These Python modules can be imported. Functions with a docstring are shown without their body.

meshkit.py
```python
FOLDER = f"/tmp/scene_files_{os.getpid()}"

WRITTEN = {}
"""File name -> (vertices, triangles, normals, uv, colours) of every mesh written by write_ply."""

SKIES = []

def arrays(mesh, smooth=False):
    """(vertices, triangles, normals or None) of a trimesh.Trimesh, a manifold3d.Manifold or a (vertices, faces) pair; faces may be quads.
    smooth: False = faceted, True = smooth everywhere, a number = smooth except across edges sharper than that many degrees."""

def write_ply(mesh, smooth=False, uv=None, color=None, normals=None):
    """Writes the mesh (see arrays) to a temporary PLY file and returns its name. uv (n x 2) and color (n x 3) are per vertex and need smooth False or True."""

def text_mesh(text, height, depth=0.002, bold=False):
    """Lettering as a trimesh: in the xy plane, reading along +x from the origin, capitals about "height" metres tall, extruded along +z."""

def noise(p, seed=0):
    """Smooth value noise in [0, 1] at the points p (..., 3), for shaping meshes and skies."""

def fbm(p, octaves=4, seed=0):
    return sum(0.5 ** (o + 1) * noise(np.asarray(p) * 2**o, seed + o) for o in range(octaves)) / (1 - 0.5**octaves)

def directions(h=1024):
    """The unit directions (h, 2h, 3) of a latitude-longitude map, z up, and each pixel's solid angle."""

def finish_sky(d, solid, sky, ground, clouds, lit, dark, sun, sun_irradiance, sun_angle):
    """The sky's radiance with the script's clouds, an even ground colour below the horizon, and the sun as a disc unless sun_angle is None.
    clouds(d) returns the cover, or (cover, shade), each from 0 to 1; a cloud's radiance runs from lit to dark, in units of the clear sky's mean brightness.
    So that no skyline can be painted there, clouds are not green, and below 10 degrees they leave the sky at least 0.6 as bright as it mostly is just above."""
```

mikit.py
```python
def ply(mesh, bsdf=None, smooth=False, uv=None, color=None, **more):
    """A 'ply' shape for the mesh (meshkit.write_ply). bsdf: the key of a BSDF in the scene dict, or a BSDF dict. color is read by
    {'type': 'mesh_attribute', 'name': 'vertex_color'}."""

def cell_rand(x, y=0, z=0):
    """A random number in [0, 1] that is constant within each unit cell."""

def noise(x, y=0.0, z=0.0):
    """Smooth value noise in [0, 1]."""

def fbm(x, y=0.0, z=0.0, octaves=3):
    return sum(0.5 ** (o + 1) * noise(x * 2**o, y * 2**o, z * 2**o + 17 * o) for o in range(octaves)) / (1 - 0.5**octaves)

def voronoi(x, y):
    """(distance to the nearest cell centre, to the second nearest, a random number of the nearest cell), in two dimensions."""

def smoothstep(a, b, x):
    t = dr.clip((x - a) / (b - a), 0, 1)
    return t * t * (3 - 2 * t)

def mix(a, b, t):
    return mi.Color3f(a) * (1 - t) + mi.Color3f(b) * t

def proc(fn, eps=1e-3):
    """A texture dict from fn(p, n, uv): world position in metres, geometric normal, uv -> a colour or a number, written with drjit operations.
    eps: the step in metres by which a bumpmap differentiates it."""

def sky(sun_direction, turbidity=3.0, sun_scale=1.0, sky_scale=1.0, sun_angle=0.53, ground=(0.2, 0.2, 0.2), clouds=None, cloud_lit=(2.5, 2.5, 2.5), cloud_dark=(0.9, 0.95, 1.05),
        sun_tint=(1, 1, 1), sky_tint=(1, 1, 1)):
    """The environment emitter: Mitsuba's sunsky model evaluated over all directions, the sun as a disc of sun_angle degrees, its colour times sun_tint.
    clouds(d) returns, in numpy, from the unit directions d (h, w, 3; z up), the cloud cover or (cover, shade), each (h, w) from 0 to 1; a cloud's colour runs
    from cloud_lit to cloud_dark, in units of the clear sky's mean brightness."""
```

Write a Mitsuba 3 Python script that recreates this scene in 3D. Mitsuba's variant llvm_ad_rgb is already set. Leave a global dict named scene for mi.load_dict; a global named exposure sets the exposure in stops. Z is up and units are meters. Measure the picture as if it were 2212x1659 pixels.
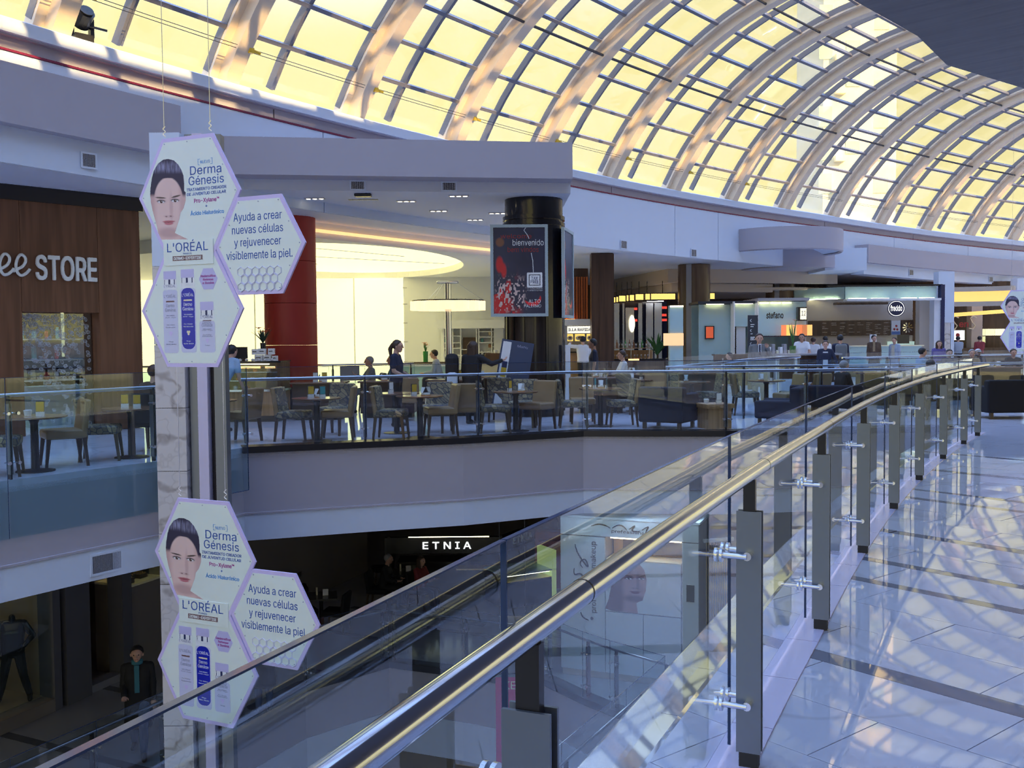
# A shopping-mall atrium under a curved glass vault. Units metres, z up, our walkway floor is z = 0.
import math, random, numpy as np, trimesh, manifold3d as m3, drjit as dr, mitsuba as mi, mikit
from mikit import proc, noise, fbm, voronoi, cell_rand, smoothstep, mix
from meshkit import text_mesh, noise as np_noise, fbm as np_fbm
from shapely.geometry import Polygon, Point, LineString
from shapely import affinity
T = mi.ScalarTransform4f
S, labels = {}, {}
scene = S
rng = random.Random(7)
PI = math.pi

# ------------------------------------------------------------------ camera, sky, sun, exposure
EYE = np.array([0, 0, 1.6])
PITCH, ROLL = math.atan(98 / 2150), math.radians(.5)
fwd = np.array([0, math.cos(PITCH), -math.sin(PITCH)])
up0 = np.array([0, math.sin(PITCH), math.cos(PITCH)])
cam_up = np.array([1, 0, 0]) * math.sin(ROLL) + up0 * math.cos(ROLL)
S['camera'] = {'type': 'perspective', 'fov': 2 * math.degrees(math.atan(1106 / 2150)), 'fov_axis': 'x', 'near_clip': .05, 'far_clip': 800.,
               'to_world': T().look_at(origin=EYE.tolist(), target=(EYE + fwd).tolist(), up=cam_up.tolist())}
exposure = 0.55
SUN = np.array([.60, -.66, .46])
def haze(d):
    # warm haze low in the sky all round, a blue-white veil above it
    n = np_fbm(d * [3, 3, 6], 3, seed=4)
    el = np.degrees(np.arcsin(np.clip(d[..., 2], 0, 1))) + (n - .5) * 10
    s = np.clip((el - 17) / 16, 0, 1)
    return np.ones(el.shape), s * s * (3 - 2 * s)
S['sky'] = mikit.sky(SUN, turbidity=3.5, sky_scale=10.5, sun_scale=6.0, sun_angle=.6, sun_tint=(1, .88, .55), ground=(.2, .2, .2),
                     clouds=haze, cloud_lit=(.94, .83, .385), cloud_dark=(.95, 1.38, 2.5))

# ------------------------------------------------------------------ materials
def mat(name, rgb, rough=.5, metal=0., spec=.5, **k):
    S[name] = {'type': 'twosided', 'bsdf': {'type': 'principled', 'base_color': rgb if isinstance(rgb, dict) else {'type': 'rgb', 'value': list(rgb)},
               'roughness': rough, 'metallic': metal, 'specular': spec, **k}}
    return name
def glow(name, rgb):
    """an emitter dict for lamps, lit signs and panes that stand in for daylight"""
    return {'type': 'area', 'radiance': {'type': 'rgb', 'value': list(rgb)}}
mat('white_paint', (.60, .68, .80), .6)
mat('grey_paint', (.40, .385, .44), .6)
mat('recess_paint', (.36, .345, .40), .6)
mat('ceiling_paint', (.58, .62, .70), .7)
mat('red_paint', (.17, .012, .045), .4)
mat('rib_paint', (.80, .66, .48), .45)
mat('frame_metal', (.34, .35, .40), .35, .3)
mat('dark_metal', (.05, .055, .07), .4, .5)
mat('black_trim', (.012, .012, .016), .3)
mat('black_gloss', (.01, .01, .014), .12)
mat('steel', (.56, .60, .70), .12, 1.)
mat('roof_frame', (.19, .19, .22), .35, .2)
mat('brushed_steel', (.20, .23, .28), .38, .8)
mat('mirror_steel', (.76, .79, .84), .03, 1.)
mat('chrome', (.78, .78, .80), .08, 1.)
mat('rubber', (.015, .015, .018), .6)
mat('grout', (.10, .11, .15), .6)
mat('curb_stone', (.62, .58, .76), .25)
def marble(p, n, uv):
    v = fbm(p.x * 1.7, p.y * 1.7, p.z * 1.7, 4); w = dr.abs(fbm(p.x * .9 + 7, p.y * .9, p.z + 3, 4) - .5)
    return mix((.50, .52, .62), (.58, .60, .70), v) * (.86 + .14 * smoothstep(0, .03, w))
def polish(p, n, uv):
    return noise(p.x * 2.1, p.y * 2.1, .5)
def tile_mat(name, col):
    S[name] = {'type': 'twosided', 'bsdf': {'type': 'bumpmap', 'scale': .0016, 'bump_texture': proc(polish, .02),
               'bsdf': {'type': 'principled', 'base_color': col, 'roughness': .02, 'specular': .62}}}
tile_mat('marble_tile', proc(marble))
tile_mat('band_tile', {'type': 'rgb', 'value': [.16, .17, .23]})
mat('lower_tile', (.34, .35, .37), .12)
def concrete_fn(p, n, uv):
    v = fbm(p.x * 9 + p.y * 9, (p.x - p.y) * .8, p.z, 3)
    return mix((.20, .20, .22), (.30, .30, .31), v)
mat('concrete', proc(concrete_fn), .8)
S['glass'] = {'type': 'thindielectric', 'int_ior': 1.5, 'specular_transmittance': {'type': 'rgb', 'value': [.80, .90, .94]}}
S['roof_glass'] = {'type': 'thindielectric', 'int_ior': 1.5, 'specular_transmittance': {'type': 'rgb', 'value': [.96, .97, .96]}}
S['tint_glass'] = {'type': 'thindielectric', 'int_ior': 1.5, 'specular_transmittance': {'type': 'rgb', 'value': [.62, .80, .86]}}
mat('glass_edge', (.012, .035, .10), .1)

# ------------------------------------------------------------------ mesh helpers
def cat(*ms):
    ms = [m for x in ms for m in (x if isinstance(x, (list, tuple)) and not (len(x) == 2 and isinstance(x[0], np.ndarray)) else [x])]
    return trimesh.util.concatenate([m if isinstance(m, trimesh.Trimesh) else trimesh.Trimesh(*m, process=False) for m in ms])
QF = [(0, 2, 3, 1), (4, 5, 7, 6), (0, 1, 5, 4), (2, 6, 7, 3), (0, 4, 6, 2), (1, 3, 7, 5)]
QF = np.array([t for q in QF for t in ((q[0], q[1], q[2]), (q[0], q[2], q[3]))])
def hexa(c8):
    """a box-like solid from its 8 corners, ordered x outermost, then y, then z"""
    m = trimesh.Trimesh(np.array(c8, float), QF, process=False)
    if m.volume < 0: m.invert()
    return m
def bx(x0, x1, y0, y1, z0, z1):
    return hexa([(x, y, z) for x in (x0, x1) for y in (y0, y1) for z in (z0, z1)])
def rot(m, a, at=(0, 0, 0)):
    """turn by a about z, then move"""
    m = m.copy(); c, s = math.cos(a), math.sin(a)
    m.vertices = m.vertices @ np.array([[c, s, 0], [-s, c, 0], [0, 0, 1]]) + np.asarray(at, float)
    return m
def obx(c, size, a=0.):
    """box by centre of its base, size, yaw"""
    w, d, h = size
    return rot(bx(-w / 2, w / 2, -d / 2, d / 2, 0, h), a, c)
def rbx(x0, x1, y0, y1, z0, z1, r=.02, n=8):
    """rounded box"""
    r = min(r, (x1 - x0) / 2.01, (y1 - y0) / 2.01, (z1 - z0) / 2.01)
    s = m3.Manifold.sphere(r, n)
    m = m3.Manifold.batch_hull([s.translate((x, y, z)) for x in (x0 + r, x1 - r) for y in (y0 + r, y1 - r) for z in (z0 + r, z1 - r)])
    return man(m)
def man(m):
    q = m.to_mesh(); return trimesh.Trimesh(q.vert_properties[:, :3], q.tri_verts, process=False)
def tube(pts, r, n=10, closed=False):
    p = np.asarray(pts, float); k = len(p)
    rr = np.broadcast_to(np.asarray(r, float), (k,))
    tg = np.gradient(p, axis=0) if not closed else np.roll(p, -1, 0) - np.roll(p, 1, 0)
    tg /= np.linalg.norm(tg, axis=1)[:, None]
    a = np.cross(tg[0], [0, 0, 1.] if abs(tg[0][2]) < .9 else [1., 0, 0]); a /= np.linalg.norm(a)
    ang = np.arange(n) * 2 * PI / n; V = []
    for i in range(k):
        a = a - tg[i] * (a @ tg[i]); a /= np.linalg.norm(a); b = np.cross(tg[i], a)
        V.append(p[i] + rr[i] * (np.cos(ang)[:, None] * a + np.sin(ang)[:, None] * b))
    V = np.vstack(V); Fc = []
    for i in range(k if closed else k - 1):
        j = (i + 1) % k
        for q in range(n):
            w = (q + 1) % n
            Fc += [(i * n + q, i * n + w, j * n + w), (i * n + q, j * n + w, j * n + q)]
    if not closed:
        V = np.vstack([V, p[0], p[-1]]); c0, c1 = k * n, k * n + 1
        for q in range(n):
            w = (q + 1) % n
            Fc += [(c0, w, q), (c1, (k - 1) * n + q, (k - 1) * n + w)]
    return trimesh.Trimesh(V, np.array(Fc), process=False)
def rod(p, q, r, n=10): return tube([p, q], r, n)
def lathe(prof, at=(0, 0, 0), n=24):
    m = trimesh.creation.revolve(np.array(prof, float), sections=n)
    if m.volume < 0: m.invert()
    m.apply_translation(at); return m
def prism(poly, z0, z1):
    poly = poly if hasattr(poly, 'exterior') or hasattr(poly, 'geoms') else Polygon(poly)
    ms = [trimesh.creation.extrude_polygon(g, z1 - z0, engine='earcut') for g in getattr(poly, 'geoms', [poly]) if g.area > 1e-9]
    m = cat(*ms); m.apply_translation((0, 0, z0)); return m
def upright(m, at, a):
    """local x along heading a, local y up, local z towards the viewer's side (right-hand normal)"""
    c, s = math.cos(a), math.sin(a)
    R = np.array([[c, s, 0], [0, 0, 1], [s, -c, 0]])
    m = m.copy(); m.vertices = m.vertices @ R + np.asarray(at, float); return m
_tx = {}
def text(t, h, depth=.004, bold=False, center=False, sx=1.):
    if (t, bold) not in _tx: _tx[t, bold] = text_mesh(t, 1., 1., bold)
    m = _tx[t, bold].copy(); m.vertices *= (h * sx, h, depth)
    if center: m.apply_translation((-m.bounds[:, 0].mean(), 0, 0))
    return m

def fit(t, x, y, w, h, bold=False, depth=.002):
    m = text(t, h, depth, bold); b = m.bounds
    m.vertices[:, 0] = (m.vertices[:, 0] - (b[0][0] + b[1][0]) / 2) * (w / (b[1][0] - b[0][0])) + x
    m.vertices[:, 1] += y; return m

# ------------------------------------------------------------------ naming
used = {}
def key(name, parent=None):
    k = name if parent is None else parent + '__' + name
    n = used.get(k, 0); used[k] = n + 1
    return k if n == 0 else f'{k}_{n:03d}'
def part(name, mesh, m, parent=None, smooth=False, emit=None, label=None, **more):
    k = key(name, parent)
    d = mikit.ply(mesh, m, smooth=smooth, **more)
    if emit is not None: d['emitter'] = emit
    S[k] = d
    if label: labels[k] = {'label': label}
    return k
def thing(name, label=None, category=None, group=None, kind=None):
    k = key(name); tag(k, label, category, group, kind); return k
def tag(k, label=None, category=None, group=None, kind=None):
    label = ' '.join(label.split()[:16]) if label else label
    labels[k] = {a: b for a, b in dict(label=label, category=category, group=group, kind=kind).items() if b}
def one(name, mesh, m, label=None, category=None, group=None, kind=None, **more):
    k = part(name, mesh, m, None, **more); tag(k, label, category, group, kind); return k

# ------------------------------------------------------------------ the plan: everything curves about one centre
CEN = np.array([72.9254, -28.9492]); RC = 91.5949            # far wall line
def dip(t): return -.25 * min(max((2.30 - t) / .18, 0), 1.4)   # the far end of the hall falls a little
def P(r, t, z=0.): return np.array([CEN[0] + r * math.cos(t), CEN[1] + r * math.sin(t), z])
def arc(r0, r1, z0, z1, t0, t1, n=24, sag=False):
    """a curved bar: r0..r1, z0..z1 along the angles t0..t1; (r, z) may also be given as a list of section corners"""
    sec = [(r0, z0), (r1, z0), (r1, z1), (r0, z1)] if not isinstance(r0, list) else r0
    return sweep(sec, t0, t1, n, sag)
def sweep(sec, t0, t1, n=24, sag=False):
    k = len(sec); V = []
    for t in np.linspace(t0, t1, n + 1):
        V += [P(r, t, z + (dip(t) if sag else 0)) for r, z in sec]
    Fc = []
    for i in range(n):
        for q in range(k):
            w = (q + 1) % k
            Fc += [(i * k + q, i * k + w, i * k + k + w), (i * k + q, i * k + k + w, i * k + k + q)]
    for q in range(1, k - 1):
        Fc += [(0, q + 1, q), (n * k, n * k + q, n * k + q + 1)]
    m = trimesh.Trimesh(np.array(V), np.array(Fc), process=False)
    if m.volume < 0: m.invert()
    return m
# ------------------------------------------------------------------ the glass vault
AL, RV = .5245, 8.7215
TH0, PITCH_T = 2.5905, .0389
def vault(k, t_off, depth, sarc):
    """point on the vault: rib number k, metres along the wall from its right edge, metres outside the inner line, arc length"""
    th = TH0 - PITCH_T * k - t_off / RC
    ph = AL + sarc / RV; R = RV + depth
    s = RV * math.cos(AL) - R * math.cos(ph); h = R * math.sin(ph) - RV * math.sin(AL)
    return P(RC - s, th, 6.45 + h + dip(th))
SEND = RV * (PI - 2 * AL)
def vbar(k, t0, t1, d0, d1, s0, s1, n=1):
    ss = np.linspace(s0, s1, n + 1); V = [vault(k, t, d, s) for s in ss for t in (t0, t1) for d in (d0, d1)]
    Fc = []
    ring = (0, 1, 3, 2)
    for i in range(n):
        for q in range(4):
            a, b = ring[q] + 4 * i, ring[(q + 1) % 4] + 4 * i
            Fc += [(a, b, b + 4), (a, b + 4, a + 4)]
    Fc += [(0, 3, 1), (0, 2, 3), (4 * n, 4 * n + 1, 4 * n + 3), (4 * n, 4 * n + 3, 4 * n + 2)]
    m = trimesh.Trimesh(np.array(V), np.array(Fc), process=False)
    if m.volume < 0: m.invert()
    return m
roof = thing('ceiling_glass_vault', 'arched glass roof of beige ribs and square panes over the atrium', None, None, 'structure')
K0, K1 = -9, 17
BAY, ROW = PITCH_T * RC, .87
restp, restg, restm = [], [], []
for k in range(K0, K1 + 1):
    rib = part('rib', cat(vbar(k, -.34, 0, -.02, .34, -.25, SEND + .25, 44), vbar(k, -.52, -.04, .2, .42, -.25, SEND + .25, 44)), 'rib_paint', roof)
    if k == K1: break
    seen = -2 <= k <= 13
    w = BAY - .5
    mul = [vbar(k, 1.05, 1.11, .26, .42, 0, SEND, 30), vbar(k, 1.17, 1.21, .32, .42, 0, SEND, 30), vbar(k, w - .03, w + .05, .26, .42, 0, SEND, 30)]
    part('mullion', cat(*mul), 'roof_frame', roof)
    if seen:
        for sa in (3.25, 6.56):
            part('tie_rod', rod(vault(k, -.02, .05, sa), vault(k + 1, -.30, .05, sa), .035, 8), 'dark_metal', roof)
    for j in range(21):
        s0 = .87 * j
        if j:
            b = vbar(k, -.05, w + .12, .24, .34, s0 - .04, s0 + .04)
            if seen and j < 10: part('purlin', b, 'roof_frame', roof)
            else: restp.append(b)
        for t0, t1 in ((-.04, 1.13), (1.13, w)):
            q = (np.array([vault(k, t, .40, s) for t, s in ((t0, s0), (t1, s0), (t1, s0 + ROW), (t0, s0 + ROW))]), np.array([(0, 1, 2), (0, 2, 3)]))
            if seen and j < 9: part('pane', trimesh.Trimesh(*q, process=False), 'roof_glass', roof)
            else: restg.append(trimesh.Trimesh(*q, process=False))
labels[part('upper_purlins', cat(*restp), 'roof_frame', roof)] = {'kind': 'stuff'}
labels[part('upper_panes', cat(*restg), 'roof_glass', roof)] = {'kind': 'stuff'}
TA, TB = 2.92, 1.93
# cables along the foot of the glass
for dz in (.0, .06):
    pts = [vault(-9, x, .02, .62 + dz) for x in np.linspace(0, 24 * BAY, 70)]
    one('safety_cable', tube(pts, .006, 5), 'dark_metal', f'thin steel cable along the foot of the glass roof, {"upper" if dz else "lower"} of the two', 'cable')
mat('yellow_plastic', (.75, .5, .03), .5)
for k in range(-1, 7):
    c = vault(k, -.02, -.01, .66)
    one('cable_clamp', cat(obx(c - [0, 0, .05], (.11, .08, .1), 1.0), rod(c + [.05, .05, 0], c + [.14, .14, -.02], .03)), 'yellow_plastic',
        'small yellow clamp holding the cables to a roof rib', 'clamp', 'cable clamps on the roof ribs')

# ------------------------------------------------------------------ far wall above the cafe: white band, red line, recess, sill
far = thing('wall_far_fascia', 'white band with a red line below the glass roof across the atrium', None, None, 'structure')
edges = [TA, 2.700, 2.5665, 2.47, 2.401, 2.372, 2.30, 2.235, 2.17, 2.10, 2.03, TB]
for a, b in zip(edges, edges[1:]):
    part('panel', arc(RC - .08, RC + .25, 4.26, 5.90, a - .00015, b + .00015, 10, True), 'white_paint', far)
part('red_line', arc(RC - .10, RC + .2, 5.905, 5.938, TA, TB, 80, True), 'red_paint', far)
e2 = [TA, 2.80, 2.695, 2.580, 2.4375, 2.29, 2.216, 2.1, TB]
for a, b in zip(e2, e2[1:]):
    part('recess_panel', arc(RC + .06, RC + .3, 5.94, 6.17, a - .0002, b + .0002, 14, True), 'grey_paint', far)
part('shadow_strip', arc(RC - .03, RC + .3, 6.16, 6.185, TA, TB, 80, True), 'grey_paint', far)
part('sill', sweep([(RC - .10, 6.185), (RC + .6, 6.185), (RC + .6, 6.44), (RC + .02, 6.44), (RC - .10, 6.39)], TA, TB, 90, True), 'white_paint', far)

# ------------------------------------------------------------------ plan of the upper floor: a void between our walkway and the cafe terrace
def near_r(t): return 79.08 + max(0, 2.695 - t) * 1.55
EDGE = [(-9.2, 4.6), (-7.6, 8.4), (-5.94, 11.46), (-5.33, 12.44), (-4.66, 13.44), (-4.06, 14.89), (-2.23, 15.54), (-.80, 15.99), (1.21, 17.01), (3.59, 16.78), (6.4, 17.2), (8.1, 17.35)]
near_edge = [tuple(P(near_r(t) + .58, t)[:2]) for t in np.linspace(2.535, 2.86, 40)]
VOID = Polygon(EDGE + near_edge + [(-14, -6)])
FLOOR = Polygon([(-22, -12), (18, -12), (40, 20), (46, 62), (-22, 62)]).difference(VOID)
WALK = Polygon([tuple(P(near_r(t) + .45, t)[:2]) for t in np.linspace(2.55, 2.86, 40)] + [tuple(P(71, t)[:2]) for t in np.linspace(2.86, 2.55, 10)])
far_floor = FLOOR.difference(WALK)
one('floor_cafe', prism(far_floor, -.14, 0.), 'cafe_floor' if 'cafe_floor' in S else 'marble_tile', 'pale polished stone floor of the cafe terrace and food court', None, None, 'structure')
# our walkway: stone tiles cut on a skewed grid, dark bands between some rows
fl = thing('floor', 'polished pale stone tiles with dark bands on the near walkway', None, None, 'structure')
part('bed', prism(WALK, -.14, -.012), 'grout', fl)
ga = math.radians(-51); gu = np.array([math.cos(ga), math.sin(ga)]); gn = np.array([-gu[1], gu[0]])
WT = Polygon([tuple(P(near_r(t) - .02, t)[:2]) for t in np.linspace(2.55, 2.80, 40)] + [tuple(P(72, t)[:2]) for t in np.linspace(2.80, 2.55, 10)])
OUT = Polygon([tuple(P(near_r(t) + .15, t)[:2]) for t in np.linspace(2.55, 2.80, 40)] + [tuple(P(near_r(t) + .355, t)[:2]) for t in np.linspace(2.80, 2.55, 40)])
bands = [(4.22, 4.36), (5.80, 5.90), (6.37, 6.47), (7.40, 7.54), (9.12, 9.23), (9.66, 9.76), (11.2, 11.34), (12.9, 13.02), (14.4, 14.52), (16.2, 16.34)]
rows, x = [], .2
for b0, b1 in bands:
    n = max(1, round((b0 - x) / .5)); ws = np.linspace(x, b0, n + 1)
    rows += [(a, b, 0) for a, b in zip(ws, ws[1:])] + [(b0, b1, 1)]; x = b1
tiles_done, rest = 0, []
for ri, (a, b, dark) in enumerate(rows):
    g = .0025; u = -16. + (ri * .37) % 1.0
    ln = 1.9 if dark else .97
    while u < 6:
        c = [gu * uu + gn * vv for uu, vv in ((u + g, a + g), (u + ln - g, a + g), (u + ln - g, b - g), (u + g, b - g))]
        u += ln
        for region, tilt in ((WT, .0016), (OUT, .0016)):
            q = Polygon([tuple(p) for p in c]).intersection(region)
            if q.area < .004 or q.geom_type != 'Polygon': continue
            m = prism(q, -.012, 0.)
            ax, ay = rng.gauss(0, tilt), rng.gauss(0, tilt); ce = q.centroid
            top = m.vertices[:, 2] > -.001
            m.vertices[top, 2] += (m.vertices[top, 0] - ce.x) * ax + (m.vertices[top, 1] - ce.y) * ay
            cx, cy = ce.x, ce.y
            if cy > .8 and cx > -1 and cx / cy < .60 and cy < 14 and tiles_done < 290:
                part('tile', m, 'band_tile' if dark else 'marble_tile', fl); tiles_done += 1
            else: rest.append(m)
labels[part('outlying_tiles', cat(*rest), 'marble_tile', fl)] = {'kind': 'stuff'}
# kerb under the railing and the bright polished ledge outside it
ts = np.linspace(2.80, 2.536, 34)
kerb = thing('trim_kerb', 'low pale lilac kerb under the near glass railing', None, None, 'structure')
ledge = thing('trim_ledge', 'mirror-bright ledge outside the near railing at the edge of the void', None, None, 'structure')
for a, b in zip(ts, ts[1:]):
    r0, r1 = near_r(a), near_r(b)
    def bend(m):
        d = m.vertices[:, :2] - CEN; t = np.arctan2(d[:, 1], d[:, 0]); r = np.hypot(d[:, 0], d[:, 1]) + np.array([near_r(x) - 79.08 for x in t])
        m.vertices[:, 0], m.vertices[:, 1] = CEN[0] + r * np.cos(t), CEN[1] + r * np.sin(t); return m
    part('kerb_stone', bend(arc(79.06, 79.225, -.02, .006, a - .00003, b + .00003, 1)), 'curb_stone', kerb)
    part('ledge_plate', bend(sweep([(79.435, -.12), (79.675, -.12), (79.675, -.006), (79.665, 0.), (79.455, 0.), (79.435, -.01)], a - .00002, b + .00002, 1)), 'mirror_steel', ledge)
part('edge_fascia', sweep([(79.60, -1.4), (79.66, -1.4), (79.66, -.12), (79.60, -.12)], 2.86, 2.54, 30), 'grey_paint', ledge)

# ------------------------------------------------------------------ cafe terrace edge
E = [np.array(p) for p in EDGE]
def offset_line(pts, d):
    return list(LineString(pts).offset_curve(d, join_style=2).coords)
def wall_along(pts, d0, d1, z0, z1):
    """a wall that follows a polyline, between offsets d0 and d1 (positive = left of its direction)"""
    a, b = offset_line(pts, d0), offset_line(pts, d1)
    return prism(Polygon(list(a) + list(b)[::-1]).buffer(0), z0, z1)
ter = thing('trim_terrace_edge', 'grey and white slab edge of the cafe terrace with a black top strip', None, None, 'structure')
ED2 = EDGE[:-1]
part('black_strip', wall_along(EDGE[5:], -.05, .3, -.085, .012), 'black_trim', ter)
for a, b in ((0, 6), (5, 9), (8, 10), (9, 12)):
    part('grey_band', wall_along(EDGE[a:b], 0., .25, -1.0, -.08), 'grey_paint', ter)
part('white_band', wall_along(EDGE, -.02, .25, -1.41, -1.0), 'white_paint', ter)
part('drip_line', wall_along(EDGE, -.04, .02, -1.01, -.985), 'grey_paint', ter)
part('soffit', prism(far_floor.buffer(-.02), -1.41, -1.36), 'grey_paint', ter)

# ------------------------------------------------------------------ our side: slab over the walkway, shop wall behind, unseen sun-blocking wall above
one('ceiling_slab', prism(Polygon([(40, 30), (14, 20.6), (9.9, 17.2), (7.97, 15.6), (6.17, 14.22), (5.2, 12.85), (3.94, 11.5), (3.0, 10.3), (2.3, 8.8), (1.9, 6.5), (1.7, 3), (1.6, -8), (30, -8)]), 5.4, 6.1), 'concrete',
    'dark concrete slab edge over the walkway at the upper right', None, None, 'structure')
mat('beige_stone', (.35, .33, .32), .8)
mat('shop_wood', (.32, .15, .07), .5)
one('wall_near_shops', arc(70.6, 71, 0, 5.4, 2.95, 2.60, 14), 'shop_wood', 'brown shop fronts along the near walkway', None, None, 'structure')
one('wall_near_sunblock', cat(*[arc(71.5, 76.2, 6.1, zt, a, b, 12) for a, b, zt in ((3.0, 2.70, 14.22), (2.70, 2.65, 14.30), (2.65, 2.60, 14.45), (2.60, 2.54, 14.65), (2.54, 1.95, 15))]), 'beige_stone', 'upper storey wall behind the glass roof on our side', None, None, 'structure')  # unseen wall, top heights shaped to block the sun
# ------------------------------------------------------------------ the near glass railing
nr = thing('glass_railing', 'glass railing with thick round steel handrail along the near walkway', 'railing')
PT = [2.7705, 2.7436, 2.7169, 2.6928, 2.6663, 2.6401, 2.6143, 2.5873, 2.562, 2.5445]
RZ = 1.095
tt = np.linspace(2.80, 2.532, 90)
def local(r, t, z): return P(near_r(t) + r, t, z)
part('handrail', tube([local(0, t, RZ) for t in tt], .026, 20), 'steel', nr, smooth=50)
for t in PT[1:-1]:
    c = [local(0, t + d, RZ) for d in (-.0005 + .0038, .0038 + .0)]
    part('rail_joint', tube([local(0, t - .0036 + d, RZ) for d in (0, .00007)], .0267, 20), 'black_trim', nr, smooth=50)
def bar(t, r0, r1, w0, w1, z0, z1):
    """box at railing angle t: r0..r1 across, w0..w1 metres along the rail (forwards positive)"""
    o = local(0, t, 0); n = np.array([math.cos(t), math.sin(t), 0]); f = np.array([math.sin(t), -math.cos(t), 0])
    return hexa([o + n * r + f * w + [0, 0, z] for r in (r0, r1) for w in (w0, w1) for z in (z0, z1)])
for t in PT:
    post = part('post', cat(bar(t, -.022, .022, -.012, .012, 0, RZ - .02)), 'black_trim', nr, label='black core bar of a railing post')
    for w in (-.022, .014):
        m = bar(t, -.045, .045, w, w + .008, .06, .96)
        part('steel_plate', m, 'brushed_steel', post)
    part('foot', bar(t, -.035, .035, -.02, .02, .006, .07), 'rubber', post)
    o = local(0, t, 0); n = np.array([math.cos(t), math.sin(t), 0]); f = np.array([math.sin(t), -math.cos(t), 0])
    for z in (.245, .80):
        b = o + [0, 0, z]
        ms = []
        for s in (-1, 1):
            e = b + n * .075 + f * s * .055
            ms += [rod(b + f * s * .018, b + f * s * .055 + n * .0, .016, 12), rod(b + f * s * .055, e + n * .012, .011, 10),
                   rod(e + n * .012, e + n * .022, .026, 16), rod(e + n * .032, e + n * .042, .026, 16)]
        part('spider_clamp', cat(*ms), 'chrome', post, smooth=40)
GT = [2.7975] + [t - .0016 for t in PT]
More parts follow.
